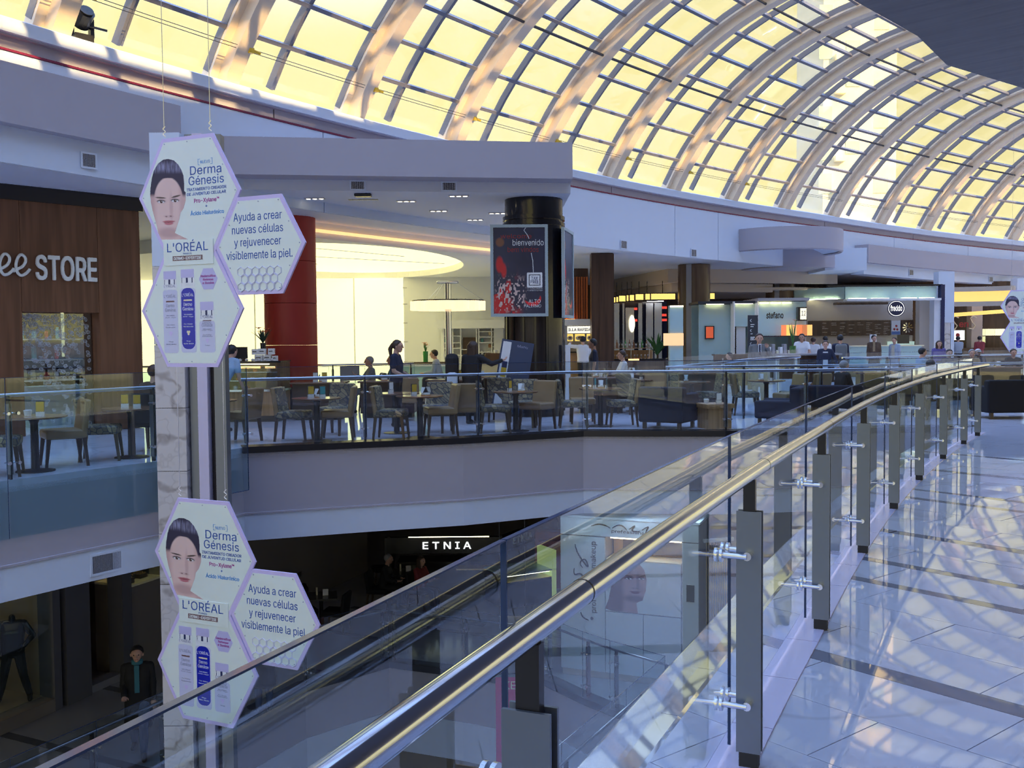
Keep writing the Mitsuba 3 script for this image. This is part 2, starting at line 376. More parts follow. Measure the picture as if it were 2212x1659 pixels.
for a, b in zip(GT, GT[1:]):
    a2, b2 = a - .00003, b + .00003
    A, B = local(.102, a2, 0), local(.102, b2, 0)
    V = np.array([A + [0, 0, .02], B + [0, 0, .02], B + [0, 0, 1.22], A + [0, 0, 1.22]])
    g = part('glass_panel', trimesh.Trimesh(V, np.array([(0, 1, 2), (0, 2, 3)]), process=False), 'glass', nr)
    d = (B - A) / np.linalg.norm(B - A); n = np.array([-d[1], d[0], 0])
    def edge(p, q, w): # thin dark-blue polished rim of the pane
        u = np.cross(q - p, n); u /= np.linalg.norm(u)
        return hexa([x + n * y + u * z for x in (p, q) for y in (-.006, .006) for z in (0, w)])
    part('glass_rim', cat(edge(V[3], V[2], .003), edge(V[2], V[1], .003), edge(V[0], V[3], .003)), 'glass_edge', g)
# ------------------------------------------------------------------ ceilings of the cafe level
def wood_fn(a, b, sc=14., freq=1.):
    def fn(p, n, uv):
        g = fbm((p.x * .8 + p.y * .6) * sc, (p.y * .8 - p.x * .6) * sc, p.z * .7, 3)
        return mix(a, b, smoothstep(.25, .8, g))
    return fn
mat('wood_wall', proc(wood_fn((.125, .055, .026), (.19, .085, .042))), .45)
mat('oak', proc(wood_fn((.30, .17, .07), (.42, .25, .12), 30)), .4)
mat('dark_wood', proc(wood_fn((.045, .022, .014), (.085, .042, .024), 12)), .35)
mat('black_veneer', proc(wood_fn((.012, .010, .012), (.035, .022, .018), 12)), .3)
mat('brown_cladding', proc(wood_fn((.085, .045, .030), (.13, .075, .05), 5)), .28)
mat('red_column', (.36, .028, .02), .5)
mat('teal_glass_panel', (.42, .60, .62), .2)
mat('beige_wall', (.50, .43, .36), .6)
mat('warm_white', (.66, .68, .72), .6)
def veins(p, n, uv):
    w = dr.abs(fbm(p.x * 2.4 + 3, p.y * 2.4, p.z * 2.0, 4) - .5); w2 = dr.abs(fbm(p.x * 5 + 9, p.y * 5, p.z * 4.2 + 2, 3) - .5)
    return mix((.30, .27, .26), (.60, .58, .58), smoothstep(0., .06, w) * .75 + .25 * smoothstep(0., .05, w2))
mat('veined_marble', proc(veins), .15)
mat('cream_glow', (.9, .85, .6), .6)
mat('slate_panel', (.03, .04, .06), .3)
FA = lambda t, d=0.: tuple(P(RC + d, t)[:2])
fas = [FA(t, -.04) for t in np.linspace(TA, TB, 60)]
beyond = Polygon(fas + [(46, 62), (-22, 62)]).buffer(0)
CAN = Polygon([(-5.75, 18.33), (1.2, 19.3), (1.0, 30), (-5.9, 30)]).difference(beyond)
can = thing('ceiling_canopy', 'long grey box beam and soffit projecting over the cafe terrace', None, None, 'structure')
part('grey_beam', prism(CAN, 4.66, 5.35), 'grey_paint', can)
part('white_soffit', prism(CAN.intersection(affinity.translate(CAN, .05, .55)), 4.46, 4.67), 'ceiling_paint', can)
LB = Polygon([FA(t, -.30) for t in np.linspace(TA, 2.6085, 20)] + [FA(t, .05) for t in np.linspace(2.6085, TA, 20)])
one('trim_left_beam', prism(LB, 4.80, 5.68), 'grey_paint', 'long grey box beam on the white band at the far left', None, None, 'structure')
# low ceiling of the cafe with its oval skylight, emission standing in for daylight
cr = [FA(t, 1.25) for t in np.linspace(2.592, 2.475, 24)]
LOW = Polygon(cr + [(0.3, 40), (-15, 40), (-15, 30), (-6.6, 24)]).buffer(0)
a = np.linspace(0, 2 * PI, 48, endpoint=False)
OVAL = Polygon([(-5.2 + 3.75 * math.cos(x), 30.4 + 6.9 * math.sin(x)) for x in a])
ce = thing('ceiling_cafe', 'flat white cafe ceiling with curved steps', None, None, 'structure')
part('upper_plate', prism(beyond.difference(LOW), 4.25, 4.5), 'ceiling_paint', ce)
part('low_plate', prism(LOW.difference(OVAL), 3.9, 4.5), 'warm_white', ce)
one('ceiling_roof_deck', prism(beyond.buffer(-.5), 5.9, 6.1), 'ceiling_paint', 'roof over the cafe', None, None, 'structure')
part('cove_light', sweep([(RC + 1.16, 4.03), (RC + 1.25, 4.03), (RC + 1.25, 4.09), (RC + 1.16, 4.09)], 2.588, 2.478, 24), 'cream_glow', ce, emit=glow('cove', (.9, .46, .15)))
ov = thing('window_ceiling_oval', 'oval skylight panel in the cafe ceiling, emission standing in for daylight', None, None, 'structure')
part('daylight_emitter', prism(OVAL.buffer(-.02), 4.10, 4.14), 'cream_glow', ov, emit=glow('oval', (.86, .77, .36)))
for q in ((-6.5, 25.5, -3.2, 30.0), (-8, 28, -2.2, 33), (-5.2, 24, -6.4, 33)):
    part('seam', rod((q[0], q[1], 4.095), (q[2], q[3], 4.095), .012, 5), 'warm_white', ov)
# walls and the bright window wall at the back
back = thing('wall_back', 'brown rear wall of the food court', None, None, 'structure')
part('panel', bx(-.3, 34, 50, 50.3, 0, 4.3), 'dark_wood', back)
part('return', bx(-.3, -.1, 40, 50, 0, 4.3), 'warm_white', back)
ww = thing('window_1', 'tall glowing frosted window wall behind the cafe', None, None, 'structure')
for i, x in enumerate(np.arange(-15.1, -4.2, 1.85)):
    part('pane', bx(x + .02, x + 1.83, 37.2, 37.24, .04, 3.9), 'cream_glow', ww, emit=glow('w', (.88, .78, .36)))  # emission given to the panes in place of daylight from outside
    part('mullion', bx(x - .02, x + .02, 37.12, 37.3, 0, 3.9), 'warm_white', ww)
rw = thing('wall_white', 'plain white wall beside the bright window', None, None, 'structure')
part('panel', bx(-3.98, .3, 37, 37.4, 0, 3.95), 'warm_white', rw)
for z in (.75, 1.5, 2.2, 2.9, 3.5): part('joint', bx(-4.02, -3.86, 36.99, 37.0, z, z + .03), 'frame_metal', rw)
one('wall_left_end', bx(-15.6, -15.3, 10, 40, -6, 6), 'warm_white', 'side wall at the far left', None, None, 'structure')

# ------------------------------------------------------------------ coffee shop front at the left
cw = thing('wall_coffee_shop', 'dark wood shop front lettered ee STORE at the far left', None, None, 'structure')
ca = math.atan2(1.8, 1.62); co = np.array([-6.86, 18.5, 0]); cu = np.array([math.cos(ca), math.sin(ca), 0])   # local x runs along the wall, 0 at its right end
def onwall(m): return upright(m, co, ca)
def wallbox(x0, x1, z0, z1, d0, d1): return onwall(bx(x0, x1, z0, z1, -d1, -d0))   # d: metres behind the wall face
ext = 6.2
for x0, x1, z0, z1 in ((-.80, 0, 0, 4.24), (-2.14, -.80, 2.12, 4.24), (-ext, -2.14, 0, 4.24)):
    n = max(1, round((x1 - x0) / 1.25)); xs = np.linspace(x0, x1, n + 1)
    for p, q in zip(xs, xs[1:]): part('panel', wallbox(p + .003, q - .003, z0 + .01, z1, 0, .3), 'wood_wall', cw)
part('head_strip', wallbox(-ext, .05, 4.0, 4.25, -.06, .02), 'black_trim', cw)
part('jamb', wallbox(-.82, -.78, 0, 2.12, .3, .62), 'dark_wood', cw)
part('side', wallbox(-.02, .0, 0, 4.24, .3, 3.2), 'dark_wood', cw)
part('rear', wallbox(-ext, 0, 0, 4.24, 3.4, 3.5), 'dark_wood', cw)
mat('letter_white', (.80, .86, .84), .4)
st = one('shop_letters', onwall(cat(*[m.apply_translation((0, 0, .02)) or m for m in [fit('STORE', -1.38, .0, 1.06, .40, True, .05)]])).apply_translation([0, 0, 2.69]), 'letter_white', 'raised white capital letters STORE on the dark wood shop front', 'sign letters')
def script_e(x):
    pts = [(x - .20, .10), (x - .05, .17), (x + .10, .27), (x + .13, .40), (x + .03, .47), (x - .09, .36), (x - .12, .18), (x - .03, .03), (x + .12, .06), (x + .24, .17)]
    from scipy.interpolate import splprep, splev
    tck, _ = splprep(np.array(pts).T, s=0); xy = np.array(splev(np.linspace(0, 1, 40), tck)).T
    return tube(np.c_[x + (xy[:, 0] - x) * .62, xy[:, 1] * .78, np.full(40, .05)], .026, 8)
one('script_letters', onwall(cat(script_e(-2.16), script_e(-2.42), tube([(-2.86, -.05, .05), (-2.74, .2, .05), (-2.62, .40, .05), (-2.56, .42, .05)], .026, 8))).apply_translation([0, 0, 2.72]), 'letter_white', 'raised white cursive letters ee left of the word STORE', 'sign letters', smooth=60)
# shop window with printed coffee beans
sw = thing('window_2', 'shop window printed with outlined coffee beans', None, None, 'structure')
part('pane', wallbox(-2.135, -.82, .05, 2.115, .32, .325), 'glass', sw)
beans = []
r2 = random.Random(3)
for i in range(330):
    x, z = -2.10 + 1.25 * r2.random(), 2.08 - 2.0 * (r2.random() ** 1.5)
    an = r2.random() * PI; L, W = .036, .024
    ring = [(x + math.cos(an) * L * math.cos(q) - math.sin(an) * W * math.sin(q), z + math.sin(an) * L * math.cos(q) + math.cos(an) * W * math.sin(q), .0) for q in np.linspace(0, 2 * PI, 10, endpoint=False)]
    beans += [tube(ring, .0042, 4, True), rod((x - math.cos(an) * L * .8, z - math.sin(an) * L * .8, 0), (x + math.cos(an) * L * .8, z + math.sin(an) * L * .8, 0), .003, 4)]
mat('bean_print', (.55, .60, .66), .5)
labels[part('bean_print', upright(cat(*beans), co + np.array([-math.sin(ca), math.cos(ca), 0]) * .315, ca), 'bean_print', sw)] = {'kind': 'stuff'}
for z in (.45, .85, 1.25, 1.65):
    one('shop_shelf', wallbox(-ext + 3.2, -.1, z, z + .03, 2.2, 2.6), 'letter_white', f'pale shelf inside the coffee shop, {["lowest", "second from the floor", "third from the floor", "topmost"][int(z / .4 - .9)]}', 'shelf', 'shelves inside the coffee shop')
pal = [mat('jar_' + n, c, .4) for n, c in (('white', (.6, .62, .66)), ('brown', (.22, .10, .05)), ('blue', (.08, .16, .4)), ('red', (.45, .04, .04)), ('cream', (.6, .5, .35)), ('teal', (.1, .3, .33)))]
for z in (.48, .88, 1.28, 1.68):
    for i in range(9):
        x = -2.3 + i * .22 + r2.uniform(-.03, .03); h = r2.uniform(.14, .27); w = r2.uniform(.035, .06); m = pal[r2.randrange(6)]
        one('canister', onwall(lathe([(0, 0), (w, 0), (w, h * .8), (w * .8, h * .86), (w * .8, h), (0, h)], (0, 0, 0), 10).apply_transform(trimesh.transformations.rotation_matrix(-PI / 2, [1, 0, 0]))).apply_translation(cu * x + np.array([-math.sin(ca), math.cos(ca), 0]) * 2.4 + [0, 0, z]), m,
            'canister or bag on a shelf behind the bean-printed shop window', 'canister', 'goods on the coffee shop shelves')
one('shop_light', wallbox(-3.0, -.2, 3.2, 3.26, 1.2, 1.6), 'cream_glow', 'lit ceiling strip inside the coffee shop', 'lamp', emit=glow('s', (5, 5.2, 6)))

# ------------------------------------------------------------------ marble pier, steel channel and hung glass at the terrace edge
pier = thing('marble_pier', 'veined marble pier in front of the terrace edge behind the hexagon signs', 'column')
zs = [-6.3, -4.9, -3.5, -2.5, -1.6, -.93, -.1, .73, 1.56, 2.58]
for a, b in zip(zs, zs[1:]):
    part('slab', bx(-4.665, -4.275, 13.0, 13.4, a + .004, b - .004), 'veined_marble', pier)
part('core', bx(-4.65, -4.29, 13.02, 13.38, -6.3, 2.58), 'grout', pier)
part('upper_shaft', bx(-4.665, -4.275, 13.0, 13.4, 2.58, 4.3), 'white_paint', pier)
chn = thing('steel_channel', 'tall steel channel beside the marble pier', 'column')
part('left_flange', bx(-4.25, -4.13, 13.12, 13.3, -6.3, 4.3), 'brushed_steel', chn)
part('bright_web', bx(-4.13, -4.0, 13.05, 13.3, -6.3, 4.3), 'curb_stone', chn)
part('dark_groove', bx(-4.0, -3.93, 13.2, 13.3, -6.3, 4.3), 'black_trim', chn)
part('right_flange', bx(-3.93, -3.78, 13.12, 13.3, -6.3, 4.3), 'brushed_steel', chn)

# ------------------------------------------------------------------ columns
rc = thing('red_column', 'thick round red column with a black foot behind the cake counter', 'column')
for a, b in ((.6, 1.5), (1.5, 2.4), (2.4, 3.3), (3.3, 4.26)): part('drum', lathe([(0, a + .004), (.56, a + .004), (.56, b - .004), (0, b - .004)], (-4.80, 21.7, 0), 40), 'red_column', rc, smooth=40)
part('plinth', lathe([(0, 0), (.57, 0), (.57, .6), (0, .6)], (-4.80, 21.7, 0), 40), 'black_trim', rc, smooth=40)
bc = thing('black_column', 'thick gloss-black column with ringed collars carrying the poster', 'column')
bcx = (.48, 20.75, 0)
part('shaft', lathe([(0, 0), (.60, 0), (.60, 3.95), (0, 3.95)], bcx, 40), 'black_veneer', bc, smooth=40, label='dark veneered lower shaft')
part('collar', lathe([(.60, 3.9), (.645, 3.9), (.645, 3.97), (.60, 3.97), (.60, 4.02), (.645, 4.02), (.645, 4.1), (.60, 4.1), (.60, 4.52), (.47, 4.56), (.47, 4.6), (.5, 4.62), (.5, 4.68), (.47, 4.7), (.47, 4.74), (.5, 4.76), (.5, 4.82), (.47, 4.84), (.47, 4.9), (0, 4.9), (0, 3.9)], bcx, 44), 'black_gloss', bc, smooth=35, label='gloss-black ringed collar')
part('panel', cat(*[rot(bx(-.02, .02, .595, .625, .1, 3.88), q) for q in np.linspace(0, 2 * PI, 16, endpoint=False)]).apply_translation(bcx), 'black_gloss', bc, label='black vertical batten strips')
part('half_shell', lathe([(.605, .1), (.625, .1), (.625, 3.9), (.605, 3.9)], (0, 0, 0), 40).slice_plane([0, 0, 0], [.8, -.6, 0]).slice_plane([0, 0, 0], [.9, .42, 0]).apply_translation(bcx), 'black_gloss', bc, smooth=40)
for nm, x, y, r, zt, m, lab in (('brown_column', 6.7, 36.6, .58, 4.24, 'brown_cladding', 'thick round brown column with a pale vertical strip, left of the teal kiosk'),
                                ('brown_column', 11.35, 42.1, .60, 4.24, 'brown_cladding', 'thick round brown column rising behind the teal kiosk'),
                                ('dark_pier', 2.85, 31.5, .0, 4.24, 'dark_wood', 'square dark brown pier right of the black column')):
    c = thing(nm, lab, 'column')
    if r:
        for a, b in ((.0, 1.4), (1.4, 2.8), (2.8, 4.24)): part('drum', lathe([(0, a + .004), (r, a + .004), (r, b - .004), (0, b - .004)], (x, y, 0), 36), m, c, smooth=40)
        part('light_strip', rot(bx(-.10, .10, -r - .012, -r + .03, 0, zt), -.5).apply_translation((x, y, 0)), 'frame_metal', c)
    else:
        part('shaft', bx(x - .34, x + .34, y - .3, y + .3, 0, zt), m, c); part('front_board', bx(x - .1, x + .36, y - .33, y - .3, 0, zt - .02), 'dark_wood', c)

# ------------------------------------------------------------------ right half: drum, far beams, bulkheads
dm = thing('ceiling_drum', 'round grey drum hanging from the white band over the teal kiosk', None, None, 'structure')
part('ring', lathe([(2.05, 4.66), (2.15, 4.62), (2.2, 4.66), (2.2, 5.42), (0, 5.42), (0, 5.3), (2.05, 5.3)], (9.95, 36.9, 0), 60), 'grey_paint', dm, smooth=35)
part('bowl', lathe([(0, 4.9), (1.6, 4.86), (2.06, 4.68), (2.06, 4.72), (1.6, 4.92), (0, 4.96)], (9.95, 36.9, 0), 60), 'white_paint', dm, smooth=40)
part('drum_neck', lathe([(0, 4.2), (1.9, 4.2), (1.9, 4.9), (0, 4.9)], (11.0, 39.5, 0), 40), 'grey_paint', dm, smooth=35)
part('drum_box', bx(12.0, 13.6, 38.2, 41.5, 4.1, 4.95), 'white_paint', dm)
rb = thing('trim_right_beam', 'long grey box beam on the white band at the far right', None, None, 'structure')
part('beam', sweep([(RC - .7, 4.62), (RC + .1, 4.62), (RC + .1, 5.36), (RC - .7, 5.36)], 2.268, TB, 30, True), 'grey_paint', rb)
part('lower_band', sweep([(RC - .5, 4.16), (RC + .1, 4.16), (RC + .1, 4.63), (RC - .5, 4.63)], 2.268, TB, 30, True), 'white_paint', rb)
bk = thing('trim_bulkhead', 'dark recess and beige bulkheads under the food court ceiling', None, None, 'structure')
def run(pts, z0, z1, th=.3):
    return prism(LineString(pts).buffer(th / 2, cap_style=2, join_style=2), z0, z1)
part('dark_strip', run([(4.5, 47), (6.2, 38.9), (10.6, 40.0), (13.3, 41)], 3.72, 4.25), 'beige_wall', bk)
part('beige_step', run([(4.9, 47.5), (6.5, 39.6), (10.6, 41)], 3.40, 3.73, .5), 'beige_wall', bk)
part('inner_ceiling', prism(Polygon([(4.9, 50), (6.5, 39.6), (12, 41), (20, 46), (20, 50)]), 3.5, 3.6), 'beige_wall', bk)
# ------------------------------------------------------------------ the floor below
ZL = -4.75
LV = [(-9.0, 6.5), (-7.3, 9.6), (-6.3, 12.2), (-5.15, 14.6), (-4.73, 16.33), (-3.86, 18.08), (-2.48, 19.4), (-.99, 18.8), (-.27, 18.42), (.56, 18.3), (1.21, 17.34), (1.64, 16.8), (2.45, 15.95), (1.64, 14.43), (.59, 12.5), (-1.2, 9.2), (-3.4, 5), (-5, 0)]
LVOID = Polygon(LV)
LOWF = Polygon([(-16, -8), (14, -8), (22, 20), (22, 44), (-16, 44)]).difference(LVOID)
lf = thing('floor_lower', 'grey polished floor of the storey below with dark bands', None, None, 'structure')
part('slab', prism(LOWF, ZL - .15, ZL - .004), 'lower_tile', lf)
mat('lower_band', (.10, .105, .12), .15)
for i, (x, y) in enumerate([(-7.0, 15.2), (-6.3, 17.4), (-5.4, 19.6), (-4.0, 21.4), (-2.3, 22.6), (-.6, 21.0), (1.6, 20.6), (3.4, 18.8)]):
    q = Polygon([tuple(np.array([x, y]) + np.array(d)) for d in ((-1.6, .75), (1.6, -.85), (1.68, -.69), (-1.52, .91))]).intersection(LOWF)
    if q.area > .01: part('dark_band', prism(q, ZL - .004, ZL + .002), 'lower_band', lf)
le = thing('trim_lower_edge', 'grey and white slab edge of the storey below', None, None, 'structure')
part('dark_trim', wall_along(LV, -.03, .25, ZL - .12, ZL + .006), 'dark_metal', le)
for a, b in ((0, 7), (6, 10), (9, 13), (12, 18)):
    part('grey_band', wall_along(LV[a:b], 0, .2, -5.75, ZL - .12), 'grey_paint', le)
part('white_band', wall_along(LV, -.02, .2, -6.5, -5.75), 'white_paint', le)
one('floor_basement', bx(-16, 20, -8, 44, -9.6, -9.5), 'lower_tile', 'dark floor two storeys down', None, None, 'structure')
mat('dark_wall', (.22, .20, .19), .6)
bw = thing('wall_lower', 'dark walls of the shops on the storey below', None, None, 'structure')
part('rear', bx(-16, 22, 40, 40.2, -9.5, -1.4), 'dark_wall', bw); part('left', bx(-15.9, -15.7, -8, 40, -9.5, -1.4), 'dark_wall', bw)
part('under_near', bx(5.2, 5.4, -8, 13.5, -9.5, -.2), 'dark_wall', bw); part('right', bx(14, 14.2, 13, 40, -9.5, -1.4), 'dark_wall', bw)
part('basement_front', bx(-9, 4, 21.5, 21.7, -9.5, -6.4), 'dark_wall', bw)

def glass_run(name, label, pts, zb, z0, zt, rail_z, posts=True, group=None, clamps=True, rr=.022, rail_in=.10, gm='glass'):
    """a straight-sided glass railing along plan points: panes on the outer line, handrail and posts inside it"""
    k = thing(name, label, 'railing', group)
    ins = LineString(pts).offset_curve(rail_in, join_style=2).coords
    rail = [np.array([x, y, rail_z]) for x, y in ins]
    part('handrail', tube(rail, rr, 10), 'steel', k, smooth=50)
    for i, (a, b) in enumerate(zip(pts, pts[1:])):
        a, b = np.array(a, float), np.array(b, float); L = np.linalg.norm(b - a); n = max(1, round(L / 1.75))
        ia, ib = np.array(ins[i]), np.array(ins[i + 1])
        d = (b - a) / L; nn = np.array([-d[1], d[0]])
        for j in range(n):
            p, q = a + (b - a) * (j / n) + d * .005, a + (b - a) * ((j + 1) / n) - d * .005
            V = np.array([[*p, z0], [*q, z0], [*q, zt], [*p, zt]])
            g = part('pane', trimesh.Trimesh(V, np.array([(0, 1, 2), (0, 2, 3)]), process=False), gm, k)
            th = .004
            part('rim', cat(hexa([(*(c + nn * y), z) for c in (p, q) for y in (-th, th) for z in (zt - .006, zt)]),
                            hexa([(*(c + nn * y), z) for c in (q - d * .004, q) for y in (-th, th) for z in (z0, zt)])), 'glass_edge', g)
        if posts:
            for j in range(n + (i == len(pts) - 2)):
                c = ia + (ib - ia) * ((j + (.04 if j == 0 else 0) - (.04 if j == n else 0)) / n)
                yaw = math.atan2(d[1], d[0])
                po = part('post', cat(obx((*c, zb), (.022, .06, rail_z - zb - .01), yaw)), 'black_trim', k)
                part('plate', cat(obx((*(c - d * .016), zb + .06), (.008, .075, (rail_z - zb) * .84), yaw), obx((*(c + d * .016), zb + .06), (.008, .075, (rail_z - zb) * .84), yaw)), 'brushed_steel', po)
                if clamps:
                    ms = []
                    for z in (zb + .2, zb + .78):
                        for s in (-1, 1):
                            e = c + d * s * .06
                            ms += [rod((*(c + d * s * .01), z), (*e, z), .011, 6), rod((*e, z), (*(e - nn * (rail_in - .012)), z), .009, 6), rod((*(e - nn * (rail_in - .012)), z), (*(e - nn * (rail_in + .012)), z), .021, 10)]
                    part('clamp', cat(*ms), 'chrome', po)
    return k
for pts, lab in ((LV[1:4][::1], 'lower glass railing at the bottom left corner'), (LV[3:7], 'lower glass railing ending at a corner behind the lower hexagon sign'),
                 (LV[6:10], 'lower glass railing in front of the dark jewellery kiosk'), (LV[9:13], 'lower glass railing curving in front of the white makeup kiosk'), (LV[12:16], 'lower glass railing on the near side of the lower void')):
    glass_run('lower_railing', lab, pts, ZL, ZL - (.85 if pts is LV[1:4] else .02), ZL + 1.18, ZL + 1.0)

# lower shop front at the left
ln = np.array([.36, .93]) / np.hypot(.36, .93); la = math.atan2(ln[1], ln[0]); l0 = np.array([-8.33, 15.83, ZL])
def onlow(m): return upright(m, l0, la)
def lb(x0, x1, z0, z1, d0, d1): return onlow(bx(x0, x1, z0, z1, -d1, -d0))
mat('olive_wall', (.34, .28, .20), .7); mat('slate_pillar', (.12, .125, .155), .4); mat('dark_glassy', (.02, .02, .022), .15)
ls = thing('wall_lower_shops', 'dark shop fronts with lit windows on the storey below', None, None, 'structure')
for x0, x1, m in ((1.14, 1.3, 'slate_pillar'), (1.42, 1.98, 'slate_pillar'), (2.78, 3.03, 'slate_pillar'), (3.9, 4.4, 'dark_wall'), (4.5, 12, 'dark_wall')):
    part('pier', lb(x0, x1, 0, 3.36, 0, .35), m, ls)
part('stall_riser', lb(-8, 1.14, 0, .22, 0, .3), 'dark_wall', ls); part('door_sill', lb(2.0, 2.8, .0, .14, .05, .3), 'frame_metal', ls)
part('window_floor', lb(-8, 1.14, .2, .24, .3, 1.9), 'olive_wall', ls); part('window_back', lb(-8, 1.14, .2, 3.3, 1.9, 2.0), 'olive_wall', ls); part('window_side', lb(1.14, 1.2, .2, 3.3, .3, 1.9), 'olive_wall', ls)
part('door_back', lb(1.3, 4.4, 0, 3.3, 2.6, 2.7), 'dark_wall', ls); part('door_edge', lb(2.05, 2.12, 0, 3.3, .3, .4), 'olive_wall', ls)
part('display_riser', lb(3.03, 3.9, 0, 1.7, .05, .9), 'dark_wall', ls); part('display_back', lb(3.03, 3.9, 1.7, 3.3, .9, 1.0), 'dark_wall', ls)
part('display_top', lb(3.03, 3.9, 1.7, 1.74, .02, .9), 'cream_glow', ls)
part('pane', lb(-8, 1.13, .24, 3.34, .05, .055), 'glass', ls); part('pane', lb(3.04, 3.9, 1.74, 3.3, .04, .045), 'glass', ls)
one('window_lamp', lb(-2.5, .9, 3.2, 3.26, .9, 1.1), 'cream_glow', 'warm lamp strip over the mannequin window', 'lamp', emit=glow('wl', (1.7, 1.3, .75)))
one('display_lamp', lb(3.2, 3.8, 3.2, 3.24, .4, .5), 'cream_glow', 'warm lamp strip over the jewellery display', 'lamp', emit=glow('dl', (9, 7, 3)))
mat('gold', (.75, .55, .22), .3, 1.); mat('velvet', (.05, .03, .03), .7); mat('ivory', (.75, .68, .48), .5)
for i, (x, d, h) in enumerate(((3.15, .25, .10), (3.4, .45, .08), (3.62, .35, .08), (3.78, .6, .16))):
    k = thing('jewellery_tray', f'dark tray of gold jewellery in the lit lower window, {["leftmost", "second from the left", "third from the left", "rightmost"][i]}', 'tray', 'trays in the jewellery window')
    part('base', lb(x - .1, x + .1, 1.74, 1.74 + h, d - .12, d + .12), 'velvet', k)
    part('jewels', cat(*[lb(x - .08 + .055 * a, x - .05 + .055 * a, 1.74 + h, 1.765 + h, d - .1 + .055 * b, d - .07 + .055 * b) for a in range(3) for b in range(4)]), 'gold', k)
k = thing('necklace_bust', 'ivory necklace bust in the lit lower window', 'bust')
part('body', onlow(lathe([(0, 0), (.07, 0), (.05, .04), (.03, .1), (.09, .2), (.1, .26), (.04, .33), (.035, .4), (0, .41)], (0, 0, 0), 14).apply_transform(trimesh.transformations.rotation_matrix(-PI / 2, [1, 0, 0])).apply_translation((3.84, 1.86, -.5))), 'ivory', k, smooth=50)
part('card', lb(3.38, 3.44, 1.74, 2.2, .7, .72), 'ivory', k) if False else None
one('price_card', lb(3.42, 3.49, 1.74, 2.12, .62, .63), 'ivory', 'tall ivory card in the lit jewellery window', 'card')

# shop vent in the white band, two storeys
def vent(at, a, w, h, label, group='air vents in the white bands', n=9):
    k = thing('air_vent', label, 'vent', group)
    part('recess', upright(bx(-w / 2, w / 2, -h / 2, h / 2, 0, .004), at, a), 'dark_metal', k)
    part('frame', upright(cat(bx(-w / 2 - .03, w / 2 + .03, h / 2, h / 2 + .03, 0, .012), bx(-w / 2 - .03, w / 2 + .03, -h / 2 - .03, -h / 2, 0, .012), bx(-w / 2 - .03, -w / 2, -h / 2, h / 2, 0, .012), bx(w / 2, w / 2 + .03, -h / 2, h / 2, 0, .012)), at, a), 'white_paint', k)
    for i in range(n):
        x = -w / 2 + w * (i + .5) / n
        part('slat', upright(bx(x - w / n * .22, x + w / n * .22, -h / 2, h / 2, .003, .012), at, a), 'frame_metal', k)

# dark cafe and kiosks on the lower floor
ek = thing('jewellery_kiosk', 'black jewellery kiosk with white ETNIA lettering on the storey below', 'kiosk')
part('front_fascia', obx((-1.75, 24.6, -3.72), (2.9, .14, .40)), 'black_trim', ek); part('side_fascia', rot(bx(0, 3.0, -.07, .07, -3.72, -3.32), 1.05, (-.32, 24.62, 0)), 'black_trim', ek)
part('lettering', upright(text('E T N I A', .17, .012, True, sx=1.25), (-2.28, 24.51, -3.60), 0), 'letter_white', ek, label='white capital letters ETNIA', emit=glow('et', (.75, .8, .8))); part('side_lettering', upright(text('E T N I A', .17, .012, True), (-.02, 24.95, -3.60), 1.05), 'letter_white', ek, label='white capital letters ETNIA')
part('counter', obx((-1.6, 24.9, ZL), (2.6, .8, .82)), 'dark_glassy', ek)
for x, y in ((-3.1, 24.6), (-.32, 24.62), (.9, 26.9)): part('stanchion', obx((x, y, ZL), (.07, .07, 1.45)), 'black_trim', ek)
part('light_bar', obx((-1.6, 24.45, -3.30), (2.0, .05, .02)), 'cream_glow', ek, emit=glow('eb', (1.5, 1.35, .8)))
part('brass_shelf', obx((-.95, 24.2, -4.02), (.9, .4, .03)), 'gold', ek)
gc = thing('glass_case', 'lit glass showcase with a green side right of the jewellery kiosk', 'showcase')
part('base', rot(bx(-.7, .7, -.5, .5, ZL, -4.15), .5, (.15, 23.9, 0)), 'black_gloss', gc)
mat('green_glow', (.3, .4, .15), .5)
part('side_light', rot(bx(.60, .72, -.52, .2, ZL + .1, -3.5), .5, (.15, 23.9, 0)), 'green_glow', gc, emit=glow('gg', (.16, .2, .07)))
part('top', rot(bx(-.72, .72, -.52, .52, -3.98, -3.95), .5, (.15, 23.9, 0)), 'teal_glass_panel', gc)
part('light', rot(bx(-.6, .6, -.4, -.36, -4.03, -4.0), .5, (.15, 23.9, 0)), 'cream_glow', gc, emit=glow('gl', (2.4, 2.3, 1.5)))
part('dish', rot(bx(-.7, .7, -.5, .5, -4.15, -4.13), .5, (.15, 23.9, 0)), 'gold', gc)
mat('red_dark', (.30, .03, .025), .5)
one('red_display', cat(obx((1.0, 25.2, ZL), (.9, .4, 1.45)), obx((1.0, 25.0, -4.0), (.7, .3, .5))), 'red_dark', 'dark red display stand left of the white makeup kiosk', 'display stand')
mat('kiosk_white', (.60, .68, .72), .3)
# added lamps, unseen in the terrace soffit, to brighten the makeup kiosk
for x, y in ((1.0, 17.75), (2.2, 17.62), (3.2, 17.62)):
    k = thing('added_soffit_lamp', 'square lamp in the soffit under the terrace edge, over the white makeup kiosk', 'lamp', 'added soffit lamps over the makeup kiosk')
    part('frame', bx(x - .32, x + .32, y - .32, y + .32, -1.44, -1.41), 'white_paint', k); part('diffuser', bx(x - .28, x + .28, y - .28, y + .28, -1.46, -1.44), 'kiosk_white', k, emit=glow('sl', (3.4, 4.4, 5.6)))
